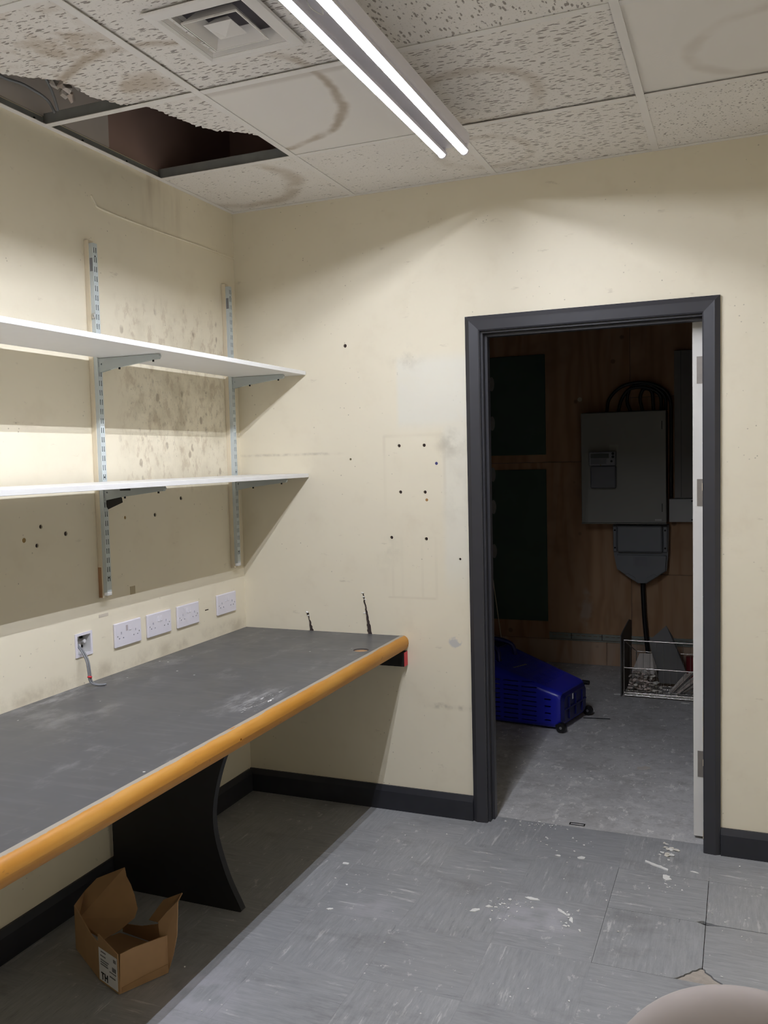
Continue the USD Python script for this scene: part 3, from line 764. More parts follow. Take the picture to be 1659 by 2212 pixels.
def upright(yc, lab):
    t = thing('shelf_upright', lab, 'shelf upright', loc=(0, yc, 0))
    bt_ = obj('backing_batten', bx(.0002, .0195, -.0135, .0135, 1.032, 2.262, .001), M['batten'], t, label='cream painted wooden backing strip')
    if yc < -.5: obj('bare_wood', bx(.0010, .0150, -.0139, -.0134, 1.034, 1.14), M['rawwood'], bt_, label='paint worn to bare wood')
    ch = mbx(.0196, .0356, -.0115, .0115, 1.052, 2.250) - mbx(.010, .0342, -.0102, .0102, 1.0, 2.3)
    k = 0; z = 2.236; cuts = []
    while z > 1.08:
        for dy in (-.0048, .0048): cuts.append(mbx(.030, .040, dy - .0018, dy + .0018, z - .0185, z))
        z -= .0322
    for zz in (2.2085, 1.455, 1.105): cuts.append(mf(cyl((.030, 0, zz - .002), (.040, 0, zz - .002), .0032, 10)))
    for c in cuts: ch = ch - c
    obj('slotted_channel', ch, M['upright'], t, label='pale enamelled twin slot channel')
    obj('channel_back', bx(.0197, .0334, -.0099, .0099, 1.054, 2.249), M['dark'], t)  # dark block behind the front plate, painted shade for the slots
    obj('end_cap', bx(.0198, .0372, -.0120, .0120, 1.040, 1.0535, .002), M['white'], t)
    st_ = obj('sticker', bx(.0215, .0335, -.01175, -.01148, 2.155, 2.200), M['inkgrey'], t, label='small faded sticker')


U = (-.949, -.096)
upright(U[0], 'slotted white shelf upright near the middle of the left wall')
upright(U[1], 'slotted white shelf upright beside the room corner')


def bracket(yc, ztop, lab):
    t = thing('shelf_bracket', lab, 'shelf bracket', loc=(0, yc, ztop))
    P_ = Polygon([(.036, -.001), (.283, -.001), (.287, -.009), (.281, -.018), (.262, -.019), (.105, -.037), (.036, -.049)])
    m = mf(prism(P_, 'y', -.0060, .0060)) - mf(prism(Polygon([(.040, -.004), (.28, -.004), (.27, -.014), (.10, -.03), (.0, -.09), (.0, -.004)]).buffer(0), 'y', -.0045, .0045))
    m = m - mf(cyl((.0475, -.02, -.021), (.0475, .02, -.021), .0034, 12))
    obj('arm', m, M['bracket'], t)
    obj('hook', bx(.0345, .0365, -.0055, -.0040, -.047, -.006), M['dark'], t, label='dark seam where the bracket hooks in')
    for x_, z_ in ((.118, -.036), (.258, -.0195)):
        obj('screw', cyl((x_, 0, z_ + .002), (x_, 0, z_ - .006), .0035, 10), M['dark'], t)


for yc, w in ((U[0], 'middle upright'), (U[1], 'corner upright')):
    for z, w2 in ((1.8612, 'upper shelf'), (1.4212, 'lower shelf')):
        bracket(yc, z, f'tapered grey bracket holding the {w2} on the {w}')
tp = thing('tape_scrap', 'scrap of black tape hanging under the lower bracket on the middle upright', 'tape')
obj('tape_tail', panel3([(.041, -.950, 1.378), (.0385, -.950, 1.362), (.041, -.950, 1.350), (.046, -.950, 1.342), (.108, -.950, 1.3655), (.106, -.950, 1.380), (.100, -.950, 1.389)], .002), M['black'], tp)
obj('tape_wrap', bx(.104, .147, -.9562, -.9418, 1.4065, 1.4205), M['black'], tp)
cl_ = thing('metal_clip', 'small square metal clip on the side of the middle upright', 'clip')
obj('clip_body', bx(.024, .036, -.9665, -.9606, 1.995, 2.013, .001), M['steel'], cl_)
obj('clip_screw', cyl((.030, -.9662, 2.004), (.030, -.9692, 2.004), .003, 10), M['steel'], cl_)

# ------------------------------------------------------------------ sockets
def socket(yc, zc, lab, one_grey=False):
    t = thing('double_socket', lab, 'socket', loc=(.0003, yc, zc))
    p_ = mf(bx(0, .0095, -.0735, .0735, -.0435, .0435, .0022)) - mbx(-.01, .0055, -.070, .070, -.040, .040)
    for sgn in (-1, 1):
        c = sgn * .040
        p_ -= mbx(0, .02, c - .0024, c + .0024, .001, .0095)
        for dy in (-.0110, .0110): p_ -= mbx(0, .02, c + dy - .0032, c + dy + .0032, -.0150, -.0105)
    for sgn in (-1, 1): p_ -= mf(cyl((.0075, sgn * .0605, -.004), (.02, sgn * .0605, -.004), .0030, 10))
    obj('plate', p_, M['plastic'], t, smooth=20)
    obj('socket_body', bx(.0004, .0050, -.068, .068, -.038, .038), M['dark'], t)  # dark block behind the plate, stands for shade in the pin holes
    for sgn in (-1, 1):
        g_ = one_grey and sgn < 0
        pr = trimesh.convex.convex_hull(np.array([(.0090, sgn * .0085 + a, b) for a in (-.0062, .0062) for b in (.008, .031)] + [(.0098 if g_ else .0118, sgn * .0085 + a * .9, .010) for a in (-.0062, .0062)] + [(.0098, sgn * .0085 + a * .9, .029) for a in (-.0062, .0062)]))
        obj('switch', pr, M['switchgrey'] if g_ else M['plastic'], t, label='discoloured grey switch' if g_ else None)
    for sgn in (-1, 1): obj('screw_head', cyl((.0070, sgn * .0605, -.004), (.0082, sgn * .0605, -.004), .0024, 10), M['hinge'], t)


socket(-.825, .884, 'white double socket above the desk, nearest the open back box, with one greyed switch', True)
socket(-.640, .884, 'white double socket above the desk, second from the open back box')
socket(-.450, .884, 'white double socket above the desk, third from the open back box')
socket(-.165, .885, 'white double socket above the desk, alone nearest the room corner')

bb = thing('socket_back_box', 'open white socket back box in the wall with cables coming out', 'back box')
rim = mbx(.0003, .0045, -1.0925, -1.0105, .8475, .9285) - mbx(-.01, .02, -1.0835, -1.0195, .8565, .9195)
obj('rim', rim, M['plastic'], bb)
inn = mbx(-.0355, .0003, -1.0857, -1.0173, .8543, .9217) - mbx(-.0335, .02, -1.0837, -1.0193, .8563, .9197)
obj('box_shell', inn, M['boxwhite'], bb)
for y_, z_ in ((-1.026, .905), (-1.026, .873), (-1.078, .868)): obj('knockout', bx(-.0334, -.030, y_ - .006, y_ + .006, z_ - .004, z_ + .004), M['dark'], bb)
for y_, z_ in ((-1.035, .895), (-1.060, .882)): obj('terminal', cyl((-.0334, y_, z_), (-.008, y_, z_), .0065, 10), M['boxwhite'], bb)
obj('mounting_lug', bx(-.030, -.012, -1.083, -1.066, .858, .870, .002), M['boxwhite'], bb)
ca = thing('cable_pair', 'pair of grey cables hanging from the open back box onto the desk', 'cable')
for dy, dx in ((0, 0), (.0062, .003)):
    obj('cable', tube([(-.030, -1.070 + dy, .898), (-.005, -1.074 + dy, .885), (.020 + dx, -1.078 + dy, .862), (.036 + dx, -1.080 + dy, .835), (.043 + dx, -1.082 + dy, .80), (.044 + dx, -1.080 + dy, .775), (.050 + dx, -1.074 + dy, .761), (.066, -1.062 + dy, .7545), (.082, -1.047 + dy, .7538)], .0030, 8), M['cable'], ca, smooth=True)
obj('red_band', tube([(.0450, -1.080, .781), (.0450, -1.077, .787)], .0075, 10), M['red'], ca, label='red band around both cables', smooth=True)

# ------------------------------------------------------------------ cardboard box under the desk
cb = thing('cardboard_box', 'torn open brown cardboard box on the floor under the desk', 'cardboard box')
T = .0035
F_, R_, M_, L_ = (.450, -1.476), (.517, -1.341), (.352, -1.440), (.169, -1.332)
B1, B2 = (.240, -1.215), (.430, -1.235)


def wall(name, a, b, za, zb, mat, lab=None, extra=(), z0=.002):
    pts = [(*a, z0), (*b, z0), (*b, zb)] + list(extra) + [(*a, za)]
    return obj(name, panel3(pts, T), mat, cb, lab)


obj('bottom', prism([F_, R_, B2, B1, L_, M_], 'z', .001, .004), M['card_in'], cb)
obj('front_side', panel3([(*F_, .002), (*R_, .002), (R_[0] + .001, R_[1] + .003, .115), (F_[0] + .022, F_[1] + .038, .122), (F_[0] + .004, F_[1] + .004, .118)], T), M['card'], cb)
wall('label_side', M_, F_, .140, .118, M['card'])
wall('left_side', L_, M_, .140, .112, M['card'], extra=[(.30, -1.410, .112)])
obj('left_flap', panel3([(.166, -1.328, .139), (.150, -1.262, .150), (.176, -1.236, .182), (.268, -1.212, .222), (.281, -1.222, .200), (.300, -1.226, .178), (.318, -1.232, .150), (.334, -1.240, .112), (.330, -1.252, .088), (.300, -1.285, .060), (.262, -1.318, .040), (.205, -1.322, .060), (.178, -1.326, .095)], T), M['card_in'], cb, 'large raised flap with a torn edge')
obj('back_side', panel3([(.245, -1.205, .004), (.425, -1.232, .004), (.435, -1.236, .090), (.400, -1.230, .070), (.330, -1.219, .045), (.245, -1.205, .030)], T), M['card_in'], cb)
obj('right_side', panel3([(.516, -1.340, .002), (.513, -1.339, .109), (.490, -1.338, .108), (.486, -1.337, .147), (.520, -1.336, .186), (.558, -1.336, .222), (.551, -1.337, .120), (.536, -1.339, .056)], T), M['card'], cb, 'wide flap pulled up at the right')
obj('right_flap', panel3([(.394, -1.262, .098), (.457, -1.268, .176), (.537, -1.285, .219), (.556, -1.333, .221), (.486, -1.334, .147), (.457, -1.30, .122)], T), M['card_in'], cb, 'bent flap with a dark inside')
# shipping label and tape strip on the outside
v = np.array([F_[0] - M_[0], F_[1] - M_[1], 0]); Lw = np.linalg.norm(v); v /= Lw; nrm = np.array([v[1], -v[0], 0]);
if nrm[1] > 0: nrm = -nrm
O = np.array([*M_, 0]) + nrm * (T / 2 + .0006)


def on_label(u0, u1, z0, z1, off=0.0):
    q = [O + v * u + np.array([0, 0, z]) + nrm * off for u, z in ((u0, z0), (u1, z0), (u1, z1), (u0, z1))]
    return panel3(q, .0006)


lb = obj('shipping_label', on_label(.002, Lw - .003, .008, .104), M['paper'], cb, 'white printed shipping label')
for z, u0, u1 in ((.094, .015, .042), (.082, .012, .040), (.070, .012, .056), (.063, .012, .050), (.056, .012, .052)):
    obj('print_line', on_label(u0, u1, z, z + .0035, .0007), M['inkgrey'], lb)
for u0, u1, z0, z1 in ((.082, .096, .086, .096), (.075, .095, .058, .070), (.060, .095, .050, .053), (.060, .090, .036, .040)):
    obj('print_block', on_label(u0, u1, z0, z1, .0007), M['inkgrey'], lb)
tx = meshkit.text_mesh('TH', .020, .0008, bold=True)
A = np.eye(4); A[:3, 0], A[:3, 1], A[:3, 2], A[:3, 3] = v, [0, 0, 1], np.cross(v, [0, 0, 1]), O + v * .012 + np.array([0, 0, .014]) + nrm * .0006
if A[:3, 2] @ nrm < 0: pass
tx.apply_transform(A); obj('lettering', tx, M['ink'], lb, 'black letters T and H')
obj('tape_strip', panel3([(F_[0] + .004 + .0028, F_[1] + .004, .006), (R_[0] + .0028, R_[1] - .004, .006), (R_[0] + .0028, R_[1] - .004, .030), (F_[0] + .034, F_[1] + .062, .026), (F_[0] + .004 + .0028, F_[1] + .004, .020)], .0006), M['card_in'], cb, 'strip of brown tape along the lower edge')

# ------------------------------------------------------------------ the store room beyond the door
SY = 2.84
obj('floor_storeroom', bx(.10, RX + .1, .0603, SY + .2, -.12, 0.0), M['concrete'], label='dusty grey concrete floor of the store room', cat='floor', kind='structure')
ws = thing('wall_storeroom_back', 'plywood clad back wall of the dark store room', 'wall', kind='structure')
obj('backing', bx(0, RX + .1, SY, SY + .1, 0, 2.8), M['slab'], ws)
for x0, x1, z0, z1 in ((.112, 1.371, .172, 1.44), (.112, 1.371, 1.443, 2.7), (1.374, 2.592, .172, .655), (1.374, 2.592, .658, 1.87), (1.374, 2.592, 1.873, 2.7), (.112, 1.2, .001, .169), (1.203, 2.592, .001, .169)):
    obj('plywood_panel', bx(x0, x1, SY - .012, SY - .0005, z0, z1), M['ply'], ws)
for z0, z1 in ((1.497, 2.205), (.30, 1.392)):
    pnl = obj('plasterboard_panel', bx(.114, .790, SY - .0255, SY - .0125, z0, z1, .002), M['green'], ws, label='dark green plasterboard sheet')
    for z in (2.015, 1.731, 1.36, 1.124, .80):
        if z0 < z < z1 - .02:
            d = trimesh.creation.icosphere(3, 1.0); d.apply_scale((.020, .0012, .052)); d.apply_translation((.402, SY - .0256, z)); obj('filler_dab', d, M['filler'], pnl, label='pale smear of filler')
obj('screw_cap', cyl((1.032, SY - .013, 1.875), (1.032, SY - .016, 1.875), .016, 16), M['batten'], ws)
obj('wall_storeroom_left', bx(0, .11, .1005, SY, 0, 2.8), M['unseen_store_wall'], label='unseen left wall of the store room, kept dark', cat='wall', kind='structure')
obj('wall_storeroom_right', bx(2.6, 2.7, .1005, SY, 0, 2.8), M['unseen_store_wall'], label='unseen right wall of the store room, kept dark', cat='wall', kind='structure')
obj('ceiling_storeroom', bx(0, 2.7, .1005, SY, 2.6, 2.7), M['unseen_store_wall'], label='unseen ceiling of the store room, kept dark', cat='ceiling', kind='structure')

rl = thing('slotted_rail', 'slotted metal rail fixed low across the plywood wall', 'rail')
rm = mbx(.80, 2.30, SY - .026, SY - .0125, .181, .222) - mbx(.7, 2.4, SY - .0245, SY - .005, .186, .217)
for i in range(36): rm -= mbx(.825 + .041 * i, .850 + .041 * i, SY - .05, SY - .015, .205, .2085)
obj('channel', rm, M['rail'], rl)
obj('lower_lip', bx(.80, 2.30, SY - .0215, SY - .0125, .168, .1765), M['rail'], rl)
for x in (.955, 1.170, 1.62): obj('joint', bx(x, x + .0035, SY - .0268, SY - .0262, .181, .222), M['dark'], rl)

mc = thing('meter_cabinet', 'large grey steel electricity meter cabinet on the plywood wall', 'meter cabinet')
CF = 2.640
obj('cabinet_body', bx(1.071, 1.618, CF + .012, SY - .0128, 1.021, 1.772, .003), M['cab_dark'], mc)
cdoor = obj('cabinet_door', bx(1.068, 1.620, CF, CF + .0115, 1.026, 1.768, .003), M['cab'], mc)
obj('bottom_lip', bx(1.066, 1.622, CF - .004, CF + .012, 1.018, 1.0245, .002), M['cab'], mc)
for z0 in (1.10, 1.645): obj('door_hinge', bx(1.592, 1.596, CF - .003, CF - .0002, z0, z0 + .055), M['dark'], cdoor)
pl = obj('name_plate', bx(1.548, 1.590, CF - .0015, CF - .0002, 1.040, 1.052), M['junction'], cdoor, label='small pale maker plate')
obj('pale_patch', bx(1.255, 1.315, CF - .0006, CF - .0001, 1.505, 1.553), plain('faded_patch', (.36, .355, .33), .5), cdoor, label='faint patch left by an old sticker')
mt = thing('electricity_meter', 'small electronic meter mounted on the front of the grey cabinet', 'meter')
obj('meter_cover', bx(1.137, 1.303, CF - .055, CF - .0007, 1.262, 1.412, .006), M['meter_low'], mt)
mh = obj('meter_head', bx(1.130, 1.303, CF - .070, CF - .0007, 1.413, 1.507, .005), M['meter'], mt)
obj('display', bx(1.142, 1.262, CF - .0712, CF - .0702, 1.463, 1.494), M['screen'], mh)
obj('label_plate', bx(1.142, 1.245, CF - .0709, CF - .0702, 1.424, 1.459), M['meter_low'], mh)
for z in (1.492, 1.471): obj('button', cyl((1.288, CF - .0702, z), (1.288, CF - .0745, z), .0085, 18), M['dark'], mh, smooth=40)
obj('optical_port', cyl((1.279, CF - .0702, 1.442), (1.279, CF - .0735, 1.442), .0145, 20), M['meter'], mh, smooth=40)
obj('port_hole', cyl((1.279, CF - .0736, 1.442), (1.279, CF - .0742, 1.442), .0075, 16), M['dark'], mh)
obj('seal', chunk((1.208, CF - .073, 1.4125), .006, 5), M['brass'], mh)

co = thing('service_cutout', 'grey plastic service cut-out with a tapered bottom below the meter cabinet', 'electrical box')
def yx(poly, y0, y1, b=0): return prism(poly, 'y', y0, y1)
obj('back_plate', yx([(1.262, 1.005), (1.626, 1.005), (1.622, .800), (1.612, .695), (1.484, .606), (1.426, .606), (1.288, .700), (1.268, .800)], 2.735, SY - .0128), M['cutout'], co)
obj('upper_cover', bx(1.292, 1.590, 2.690, 2.736, .822, 1.003, .010), M['cutout'], co)
obj('lower_cover', prism([(1.290, .800), (1.612, .800), (1.606, .700), (1.482, .614), (1.430, .614), (1.296, .706)], 'y', 2.705, 2.736), M['cutout'], co)
for x0, x1 in ((1.266, 1.290), (1.592, 1.620)):
    fl_ = obj('side_flange', bx(x0, x1, 2.715, 2.736, .822, .998, .004), M['cutout'], co)
    for z in (.85, .97): obj('flange_screw', cyl(((x0 + x1) / 2, 2.716, z), ((x0 + x1) / 2, 2.711, z), .006, 12), M['dark'], fl_)
obj('paper_sticker', bx(1.397, 1.490, 2.7040, 2.7048, .733, .790), M['inkgrey'], co, label='pale printed sticker')
for sx, pts in ((0, [(1.345, .668), (1.365, .676), (1.412, .648), (1.412, .632), (1.395, .634)]), (1, [(1.485, .632), (1.485, .648), (1.535, .676), (1.555, .664), (1.515, .638)])):
    obj('foot_lug', prism(pts, 'y', 2.697, 2.706), M['cutout'], co)
obj('supply_cable', tube([(1.453, 2.78, .62), (1.456, 2.78, .50), (1.463, 2.78, .36), (1.475, 2.775, .22), (1.488, 2.77, .10), (1.50, 2.78, .003)], .0155, 12), M['rubber'], None, 'thick black supply cable running down from the service cut-out', 'cable', smooth=True)
jb = thing('junction_box', 'pale grey junction box to the right of the meter cabinet', 'electrical box')
obj('box_body', bx(1.628, 1.86, 2.752, SY - .0128, 1.024, 1.180, .003), M['junction'], jb)
for z in (1.04, 1.165): obj('lid_screw', cyl((1.775, 2.7521, z), (1.775, 2.748, z), .005, 12), M['dark'], jb)
tk = thing('cable_trunking', 'tall grey cable trunking standing above the junction box', 'trunking')
obj('trunking_body', bx(1.664, 1.90, 2.762, SY - .0128, 1.183, 2.163, .002), M['trunk'], tk)
obj('lid_seam', bx(1.7055, 1.7075, 2.7605, 2.7622, 1.190, 2.158), M['dark'], tk)
for i, pts in enumerate(([(1.22, 2.78, 1.775), (1.245, 2.76, 1.87), (1.33, 2.75, 1.945), (1.45, 2.745, 1.965), (1.56, 2.75, 1.935), (1.632, 2.76, 1.86), (1.642, 2.785, 1.70), (1.640, 2.79, 1.30), (1.64, 2.79, 1.185)],
                         [(1.30, 2.77, 1.775), (1.325, 2.76, 1.86), (1.38, 2.75, 1.925), (1.48, 2.75, 1.93), (1.57, 2.76, 1.88), (1.58, 2.78, 1.775)],
                         [(1.38, 2.77, 1.775), (1.36, 2.76, 1.85), (1.39, 2.755, 1.935), (1.50, 2.752, 1.950), (1.60, 2.762, 1.87), (1.61, 2.785, 1.775)],
                         [(1.46, 2.77, 1.775), (1.445, 2.765, 1.86), (1.47, 2.757, 1.92), (1.52, 2.76, 1.90), (1.53, 2.78, 1.775)])):
    obj('looped_cable', tube(pts, .011, 10), M['rubber'], mc, label='black cable looping out of the cabinet top', smooth=True)

# wire basket with rubble
wk = thing('wire_basket', 'chrome wire basket trolley full of broken plaster on the store floor', 'basket')
X0, X1, Y0b, Y1b = 1.412, 1.955, 2.052, 2.47


def wire(*pts, r=.0028, name='wire', n=8): return obj(name, tube(pts, r, n, 1), M['wire'], wk, smooth=True)


for z in (.012, .0285, .182, .352): wire((X0, Y0b, z), (X1, Y0b, z), r=.0036, name='front_rail')
for z in (.030, .195): wire((X0 + .03, Y1b, z), (X1, Y1b, z), r=.003, name='rear_rail')
for x, y, z in ((X0, Y0b, .356), (X1, Y0b, .356), (X0 + .03, Y1b, .198), (X1, Y1b, .198)): wire((x, y, .012), (x, y, z), r=.0036, name='corner_post')
for i in range(1, 14): wire((X0 + i * .0385, Y0b + .003, .014), (X0 + i * .0385, Y0b + .003, .354), r=.0011, name='front_wire', n=5)
for i in range(0, 14): wire((X0 + i * .0385, Y0b, .0285), (X0 + .02 + i * .0375, Y1b, .0300), r=.0014, name='bottom_wire', n=5)
for i in range(5): wire((X0, Y0b + .08 * i, .0205), (X1, Y0b + .08 * i, .0205), r=.0016, name='bottom_rod', n=5)
for za, zb in ((.012, .012), (.352, .195)): wire((X0, Y0b, za), (X0 + .03, Y1b, zb), r=.003, name='side_rail'); wire((X1, Y0b, za), (X1, Y1b, zb), r=.003, name='side_rail')
obj('caster', cyl((1.852, 2.035, .020), (1.852, 2.045, .020), .020, 16), M['rubber'], wk, smooth=40)
obj('grey_board', panel3([(1.394, 2.050, .003), (1.394, 2.050, .378), (1.398, 2.12, .392), (1.408, 2.36, .425), (1.412, 2.44, .405), (1.412, 2.44, .004)], .006), M['sheet'], None, 'dark grey board standing against the left end of the wire basket', 'board')
obj('grey_sheet', panel3([(1.600, 2.29, .040), (1.532, 2.34, .296), (1.636, 2.38, .392), (1.676, 2.38, .322), (1.790, 2.30, .040)], .005), M['sheet'], None, 'thin grey pointed sheet leaning in the middle of the wire basket', 'board')
obj('plaster_slab', panel3([(1.440, 2.20, .115), (1.480, 2.28, .222), (1.555, 2.29, .224), (1.590, 2.26, .135), (1.575, 2.20, .112)], .014), M['slabgrey'], None, 'pale plaster slab on top of the rubble in the wire basket', 'plaster slab')
rr = np.random.RandomState(12)
rb = thing('plaster_rubble', 'heap of broken plaster pieces filling the left of the wire basket', 'rubble')
n = 0
for lev in range(8):
    for k in range(7 - lev // 2):
        x = 1.442 + .029 * k + rr.uniform(-.006, .006) + lev * .002; y = 2.085 + rr.uniform(0, .07); z = .032 + lev * .0165
        m = chunk((0, 0, 0), rr.uniform(.017, .028), 400 + n, .40, 10)
        m.apply_transform(trimesh.transformations.rotation_matrix(rr.uniform(-.35, .35), [0, 1, 0])); m.apply_translation((x, y, z))
        obj('plaster_piece', m, M['rubble' if rr.rand() < .55 else 'rubble_b'], rb); n += 1
for k in range(8):
    m = chunk((0, 0, 0), rr.uniform(.022, .032), 500 + k, .6, 10); m.apply_translation((1.47 + .03 * (k % 4), 2.19 + .02 * (k // 4), .032 + .04 * (k % 2))); obj('plaster_piece', m, M['rubble'], rb)
sc_ = thing('torn_strips', 'bundle of torn card and laminate strips at the right of the wire basket', 'scrap')
for k in range(11):
    a = 1.665 + .012 * k; b = a + .10 + .012 * k
    y_ = 2.09 + .013 * (k % 4)
    obj('strip', panel3([(a, y_, .034), (a + .016, y_ + .006, .034), (b + .018, y_ + .04, .15 + .008 * (k % 3)), (b, y_ + .03, .155 + .008 * (k % 3))], .003), M[('slabgrey', 'rubble', 'trunk')[k % 3]], sc_)
obj('red_can', cyl((1.785, 2.36, .033), (1.785, 2.36, .205), .030, 20), plain('dull_red', (.16, .012, .015), .5), None, 'dull red can at the back of the wire basket', 'can', smooth=40)

# blue shopping trolley basket lying on its side
bl = thing('basket_trolley', 'blue plastic wheeled shopping basket lying on its side', 'shopping basket', loc=(1.212, 1.425, 0), rz=167.2)
# local: +x from base to mouth, +y across, z up.  y<0 is the far side after the turn
SECT = [(0.0, .172, .030, .205), (.02, .182, .012, .215), (.52, .235, .008, .358)]   # x, half width, z0, z1


def ringpts(x, hw, z0, z1, r):
    out = []
    for cy_, cz_, a0 in ((hw - r, z1 - r, 0), (-hw + r, z1 - r, 90), (-hw + r, z0 + r, 180), (hw - r, z0 + r, 270)):
        for a in np.linspace(a0, a0 + 90, 6): out.append((x, cy_ + r * math.cos(math.radians(a)), cz_ + r * math.sin(math.radians(a))))
    return out


outer = mf(trimesh.convex.convex_hull(np.array([p for s in SECT for p in ringpts(*s, .035)])))
inner = mf(trimesh.convex.convex_hull(np.array([p for s in ((.012, .168, .017, .204), (.60, .240, .010, .372)) for p in ringpts(*s, .032)])))
body = outer - inner
for sy in (-1, 1):
    for k in range(4): body -= mbx(.050, .086, sy * .17, sy * .26, .052 + .038 * k, .060 + .038 * k)
    for c_ in range(3):
        for k in range(9): body -= mbx(.13 + .105 * c_, .215 + .105 * c_, sy * .165, sy * .30, .042 + .026 * k, .048 + .026 * k)
for c_ in range(3):
    for k in range(12): body -= mbx(.10 + .12 * c_, .19 + .12 * c_, -.14 + .024 * k, -.136 + .024 * k, .17, .42)
obj('basket_body', body, M['blue'], bl, smooth=30)
rimo = mf(trimesh.convex.convex_hull(np.array([p for s in ((.50, .242, .004, .362), (.56, .250, .003, .378)) for p in ringpts(*s, .045)])))
rimi = mf(trimesh.convex.convex_hull(np.array([p for s in ((.49, .226, .018, .345), (.60, .236, .016, .365)) for p in ringpts(*s, .040)])))
obj('rim', rimo - rimi, M['blue_dark'], bl, smooth=30)
obj('handle', tube([(.40, .10, .322), (.42, .09, .385), (.50, .06, .415), (.58, .0, .42), (.50, -.06, .415), (.42, -.09, .385), (.40, -.10, .322)], .013, 10), M['blue_dark'], bl, smooth=True)
obj('base_frame', mf(trimesh.convex.convex_hull(np.array(ringpts(-.014, .150, .045, .185, .03) + ringpts(-.0005, .165, .036, .198, .03)))), M['blue_dark'], bl)
for y_ in (-.09, .0, .09): obj('base_rib', bx(-.022, -.012, y_ - .006, y_ + .006, .055, .175, .002), M['blue_dark'], bl)
obj('base_rib', bx(-.022, -.012, -.14, .14, .110, .120, .002), M['blue_dark'], bl)
for y_, z_ in ((.188, .028), (-.188, .028), (.120, .205)):
    if y_ == .120: continue
    w = obj('wheel', cyl((-.012, y_ - .012, z_), (-.012, y_ + .012, z_), .0265, 20), M['rubber'], bl, smooth=40)
    obj('hub_cap', cyl((-.012, y_ - .0128, z_), (-.012, y_ + .0128, z_), .008, 12), M['steel'], w)
    obj('wheel_bracket', bx(-.015, .02, y_ - .006, y_ + .006, z_ - .008, z_ + .012), M['rubber'], bl)
obj('stand_foot', cyl((-.030, -.160, .196), (.01, -.160, .196), .013, 12), M['rubber'], bl, smooth=40)
obj('sticker', bx(.515, .555, .2492, .2500, .20, .275), M['paper'], bl, label='white sticker on the rim')
obj('small_sticker', bx(-.0155, -.0142, .03, .043, .150, .180), M['paper'], bl, label='small white sticker on the base')
obj('raised_print', [bx(.285 + .003 * k, .300 + .003 * k, -.02 + .022 * k, -.006 + .022 * k, .2945 + .0009 * k, .2965 + .0009 * k) for k in range(6)], M['inkgrey'], bl, label='worn pale print')
for i, (p_, q_) in enumerate((((1.25, 1.535, .003), (1.395, 1.558, .003)),)):
    obj('thin_wire', tube([p_, q_], .0022, 6), M['dark'], None, 'thin dark wire on the floor beside the blue basket', 'wire', smooth=True)
# things leaning behind the blue basket
sl = thing('slotted_strip', 'pale slotted metal strip leaning behind the blue basket', 'metal strip')
SP, SQ = np.array([.470, 2.55, .002]), np.array([.262, 2.798, 1.08])
d_ = (SQ - SP) / np.linalg.norm(SQ - SP); e_ = np.array([1, 0, 0]) - d_ * d_[0]; e_ /= np.linalg.norm(e_); nn_ = np.cross(d_, e_)
ss_ = mbx(-.016, .016, -.0015, .0015, 0, np.linalg.norm(SQ - SP))
for k in range(16): ss_ -= mbx(-.005, .007, -.01, .01, .03 + .05 * k, .055 + .05 * k)
ss_ = tm(ss_); A = np.eye(4); A[:3, 0], A[:3, 1], A[:3, 2], A[:3, 3] = e_, np.cross(d_, e_), d_, SP
ss_.apply_transform(A); obj('strip_body', ss_, M['batten'], sl)
obj('thin_rod', tube([(.36, 2.805, .84), (.45, 2.66, .46), (.556, 2.50, .003)], .0032, 6), M['batten'], None, 'thin pale rod leaning behind the blue basket', 'rod', smooth=True)
obj('wood_offcut', panel3([(.36, 2.62, .002), (.60, 2.62, .002), (.585, 2.635, .08), (.566, 2.65, .18), (.52, 2.65, .155), (.47, 2.65, .18), (.36, 2.65, .16)], .018), M['rawwood'], None, 'broken wood offcut standing behind the blue basket', 'offcut')

# ------------------------------------------------------------------ chair in the near corner
ch = thing('chair', 'beige suede chair back cut by the lower right corner of the frame', 'chair', loc=(2.078, -2.286, .006), rz=4)
def pad(w, d, h, r, nx=28):
    """rounded cushion about the origin, w x d x h"""
    s = trimesh.creation.icosphere(4, 1.0); v = np.array(s.vertices)
    q = np.sign(v) * np.abs(v) ** r
    s.vertices = q * np.array([w / 2, d / 2, h / 2]); return s
back = pad(.355, .13, .46, .96); back.apply_translation((0, 0, .622))
v = np.array(back.vertices); v[:, 1] += .25 * v[:, 0] ** 2 - .10 * (v[:, 2] - .62); back.vertices = v
obj('backrest', back, M['chair'], ch, smooth=True)
seat = pad(.46, .46, .10, .6); seat.apply_translation((0, .26, .44)); obj('seat', seat, M['chair'], ch, smooth=True)
for sx in (-1, 1):
    for y_ in (.06, .44): obj('leg', cyl((sx * .18, y_, .41), (sx * .20, y_ + (.02 if y_ > .2 else -.02), -.005), .016, 12, .012), M['black'], ch, smooth=40)

obj('floor_plate', mbx(1.432, 1.494, .078, .100, .0002, .0016) - mbx(1.437, 1.489, .082, .096, -.01, .01), M['dark'], None, 'small dark rectangular outline on the floor in the doorway', 'floor plate')

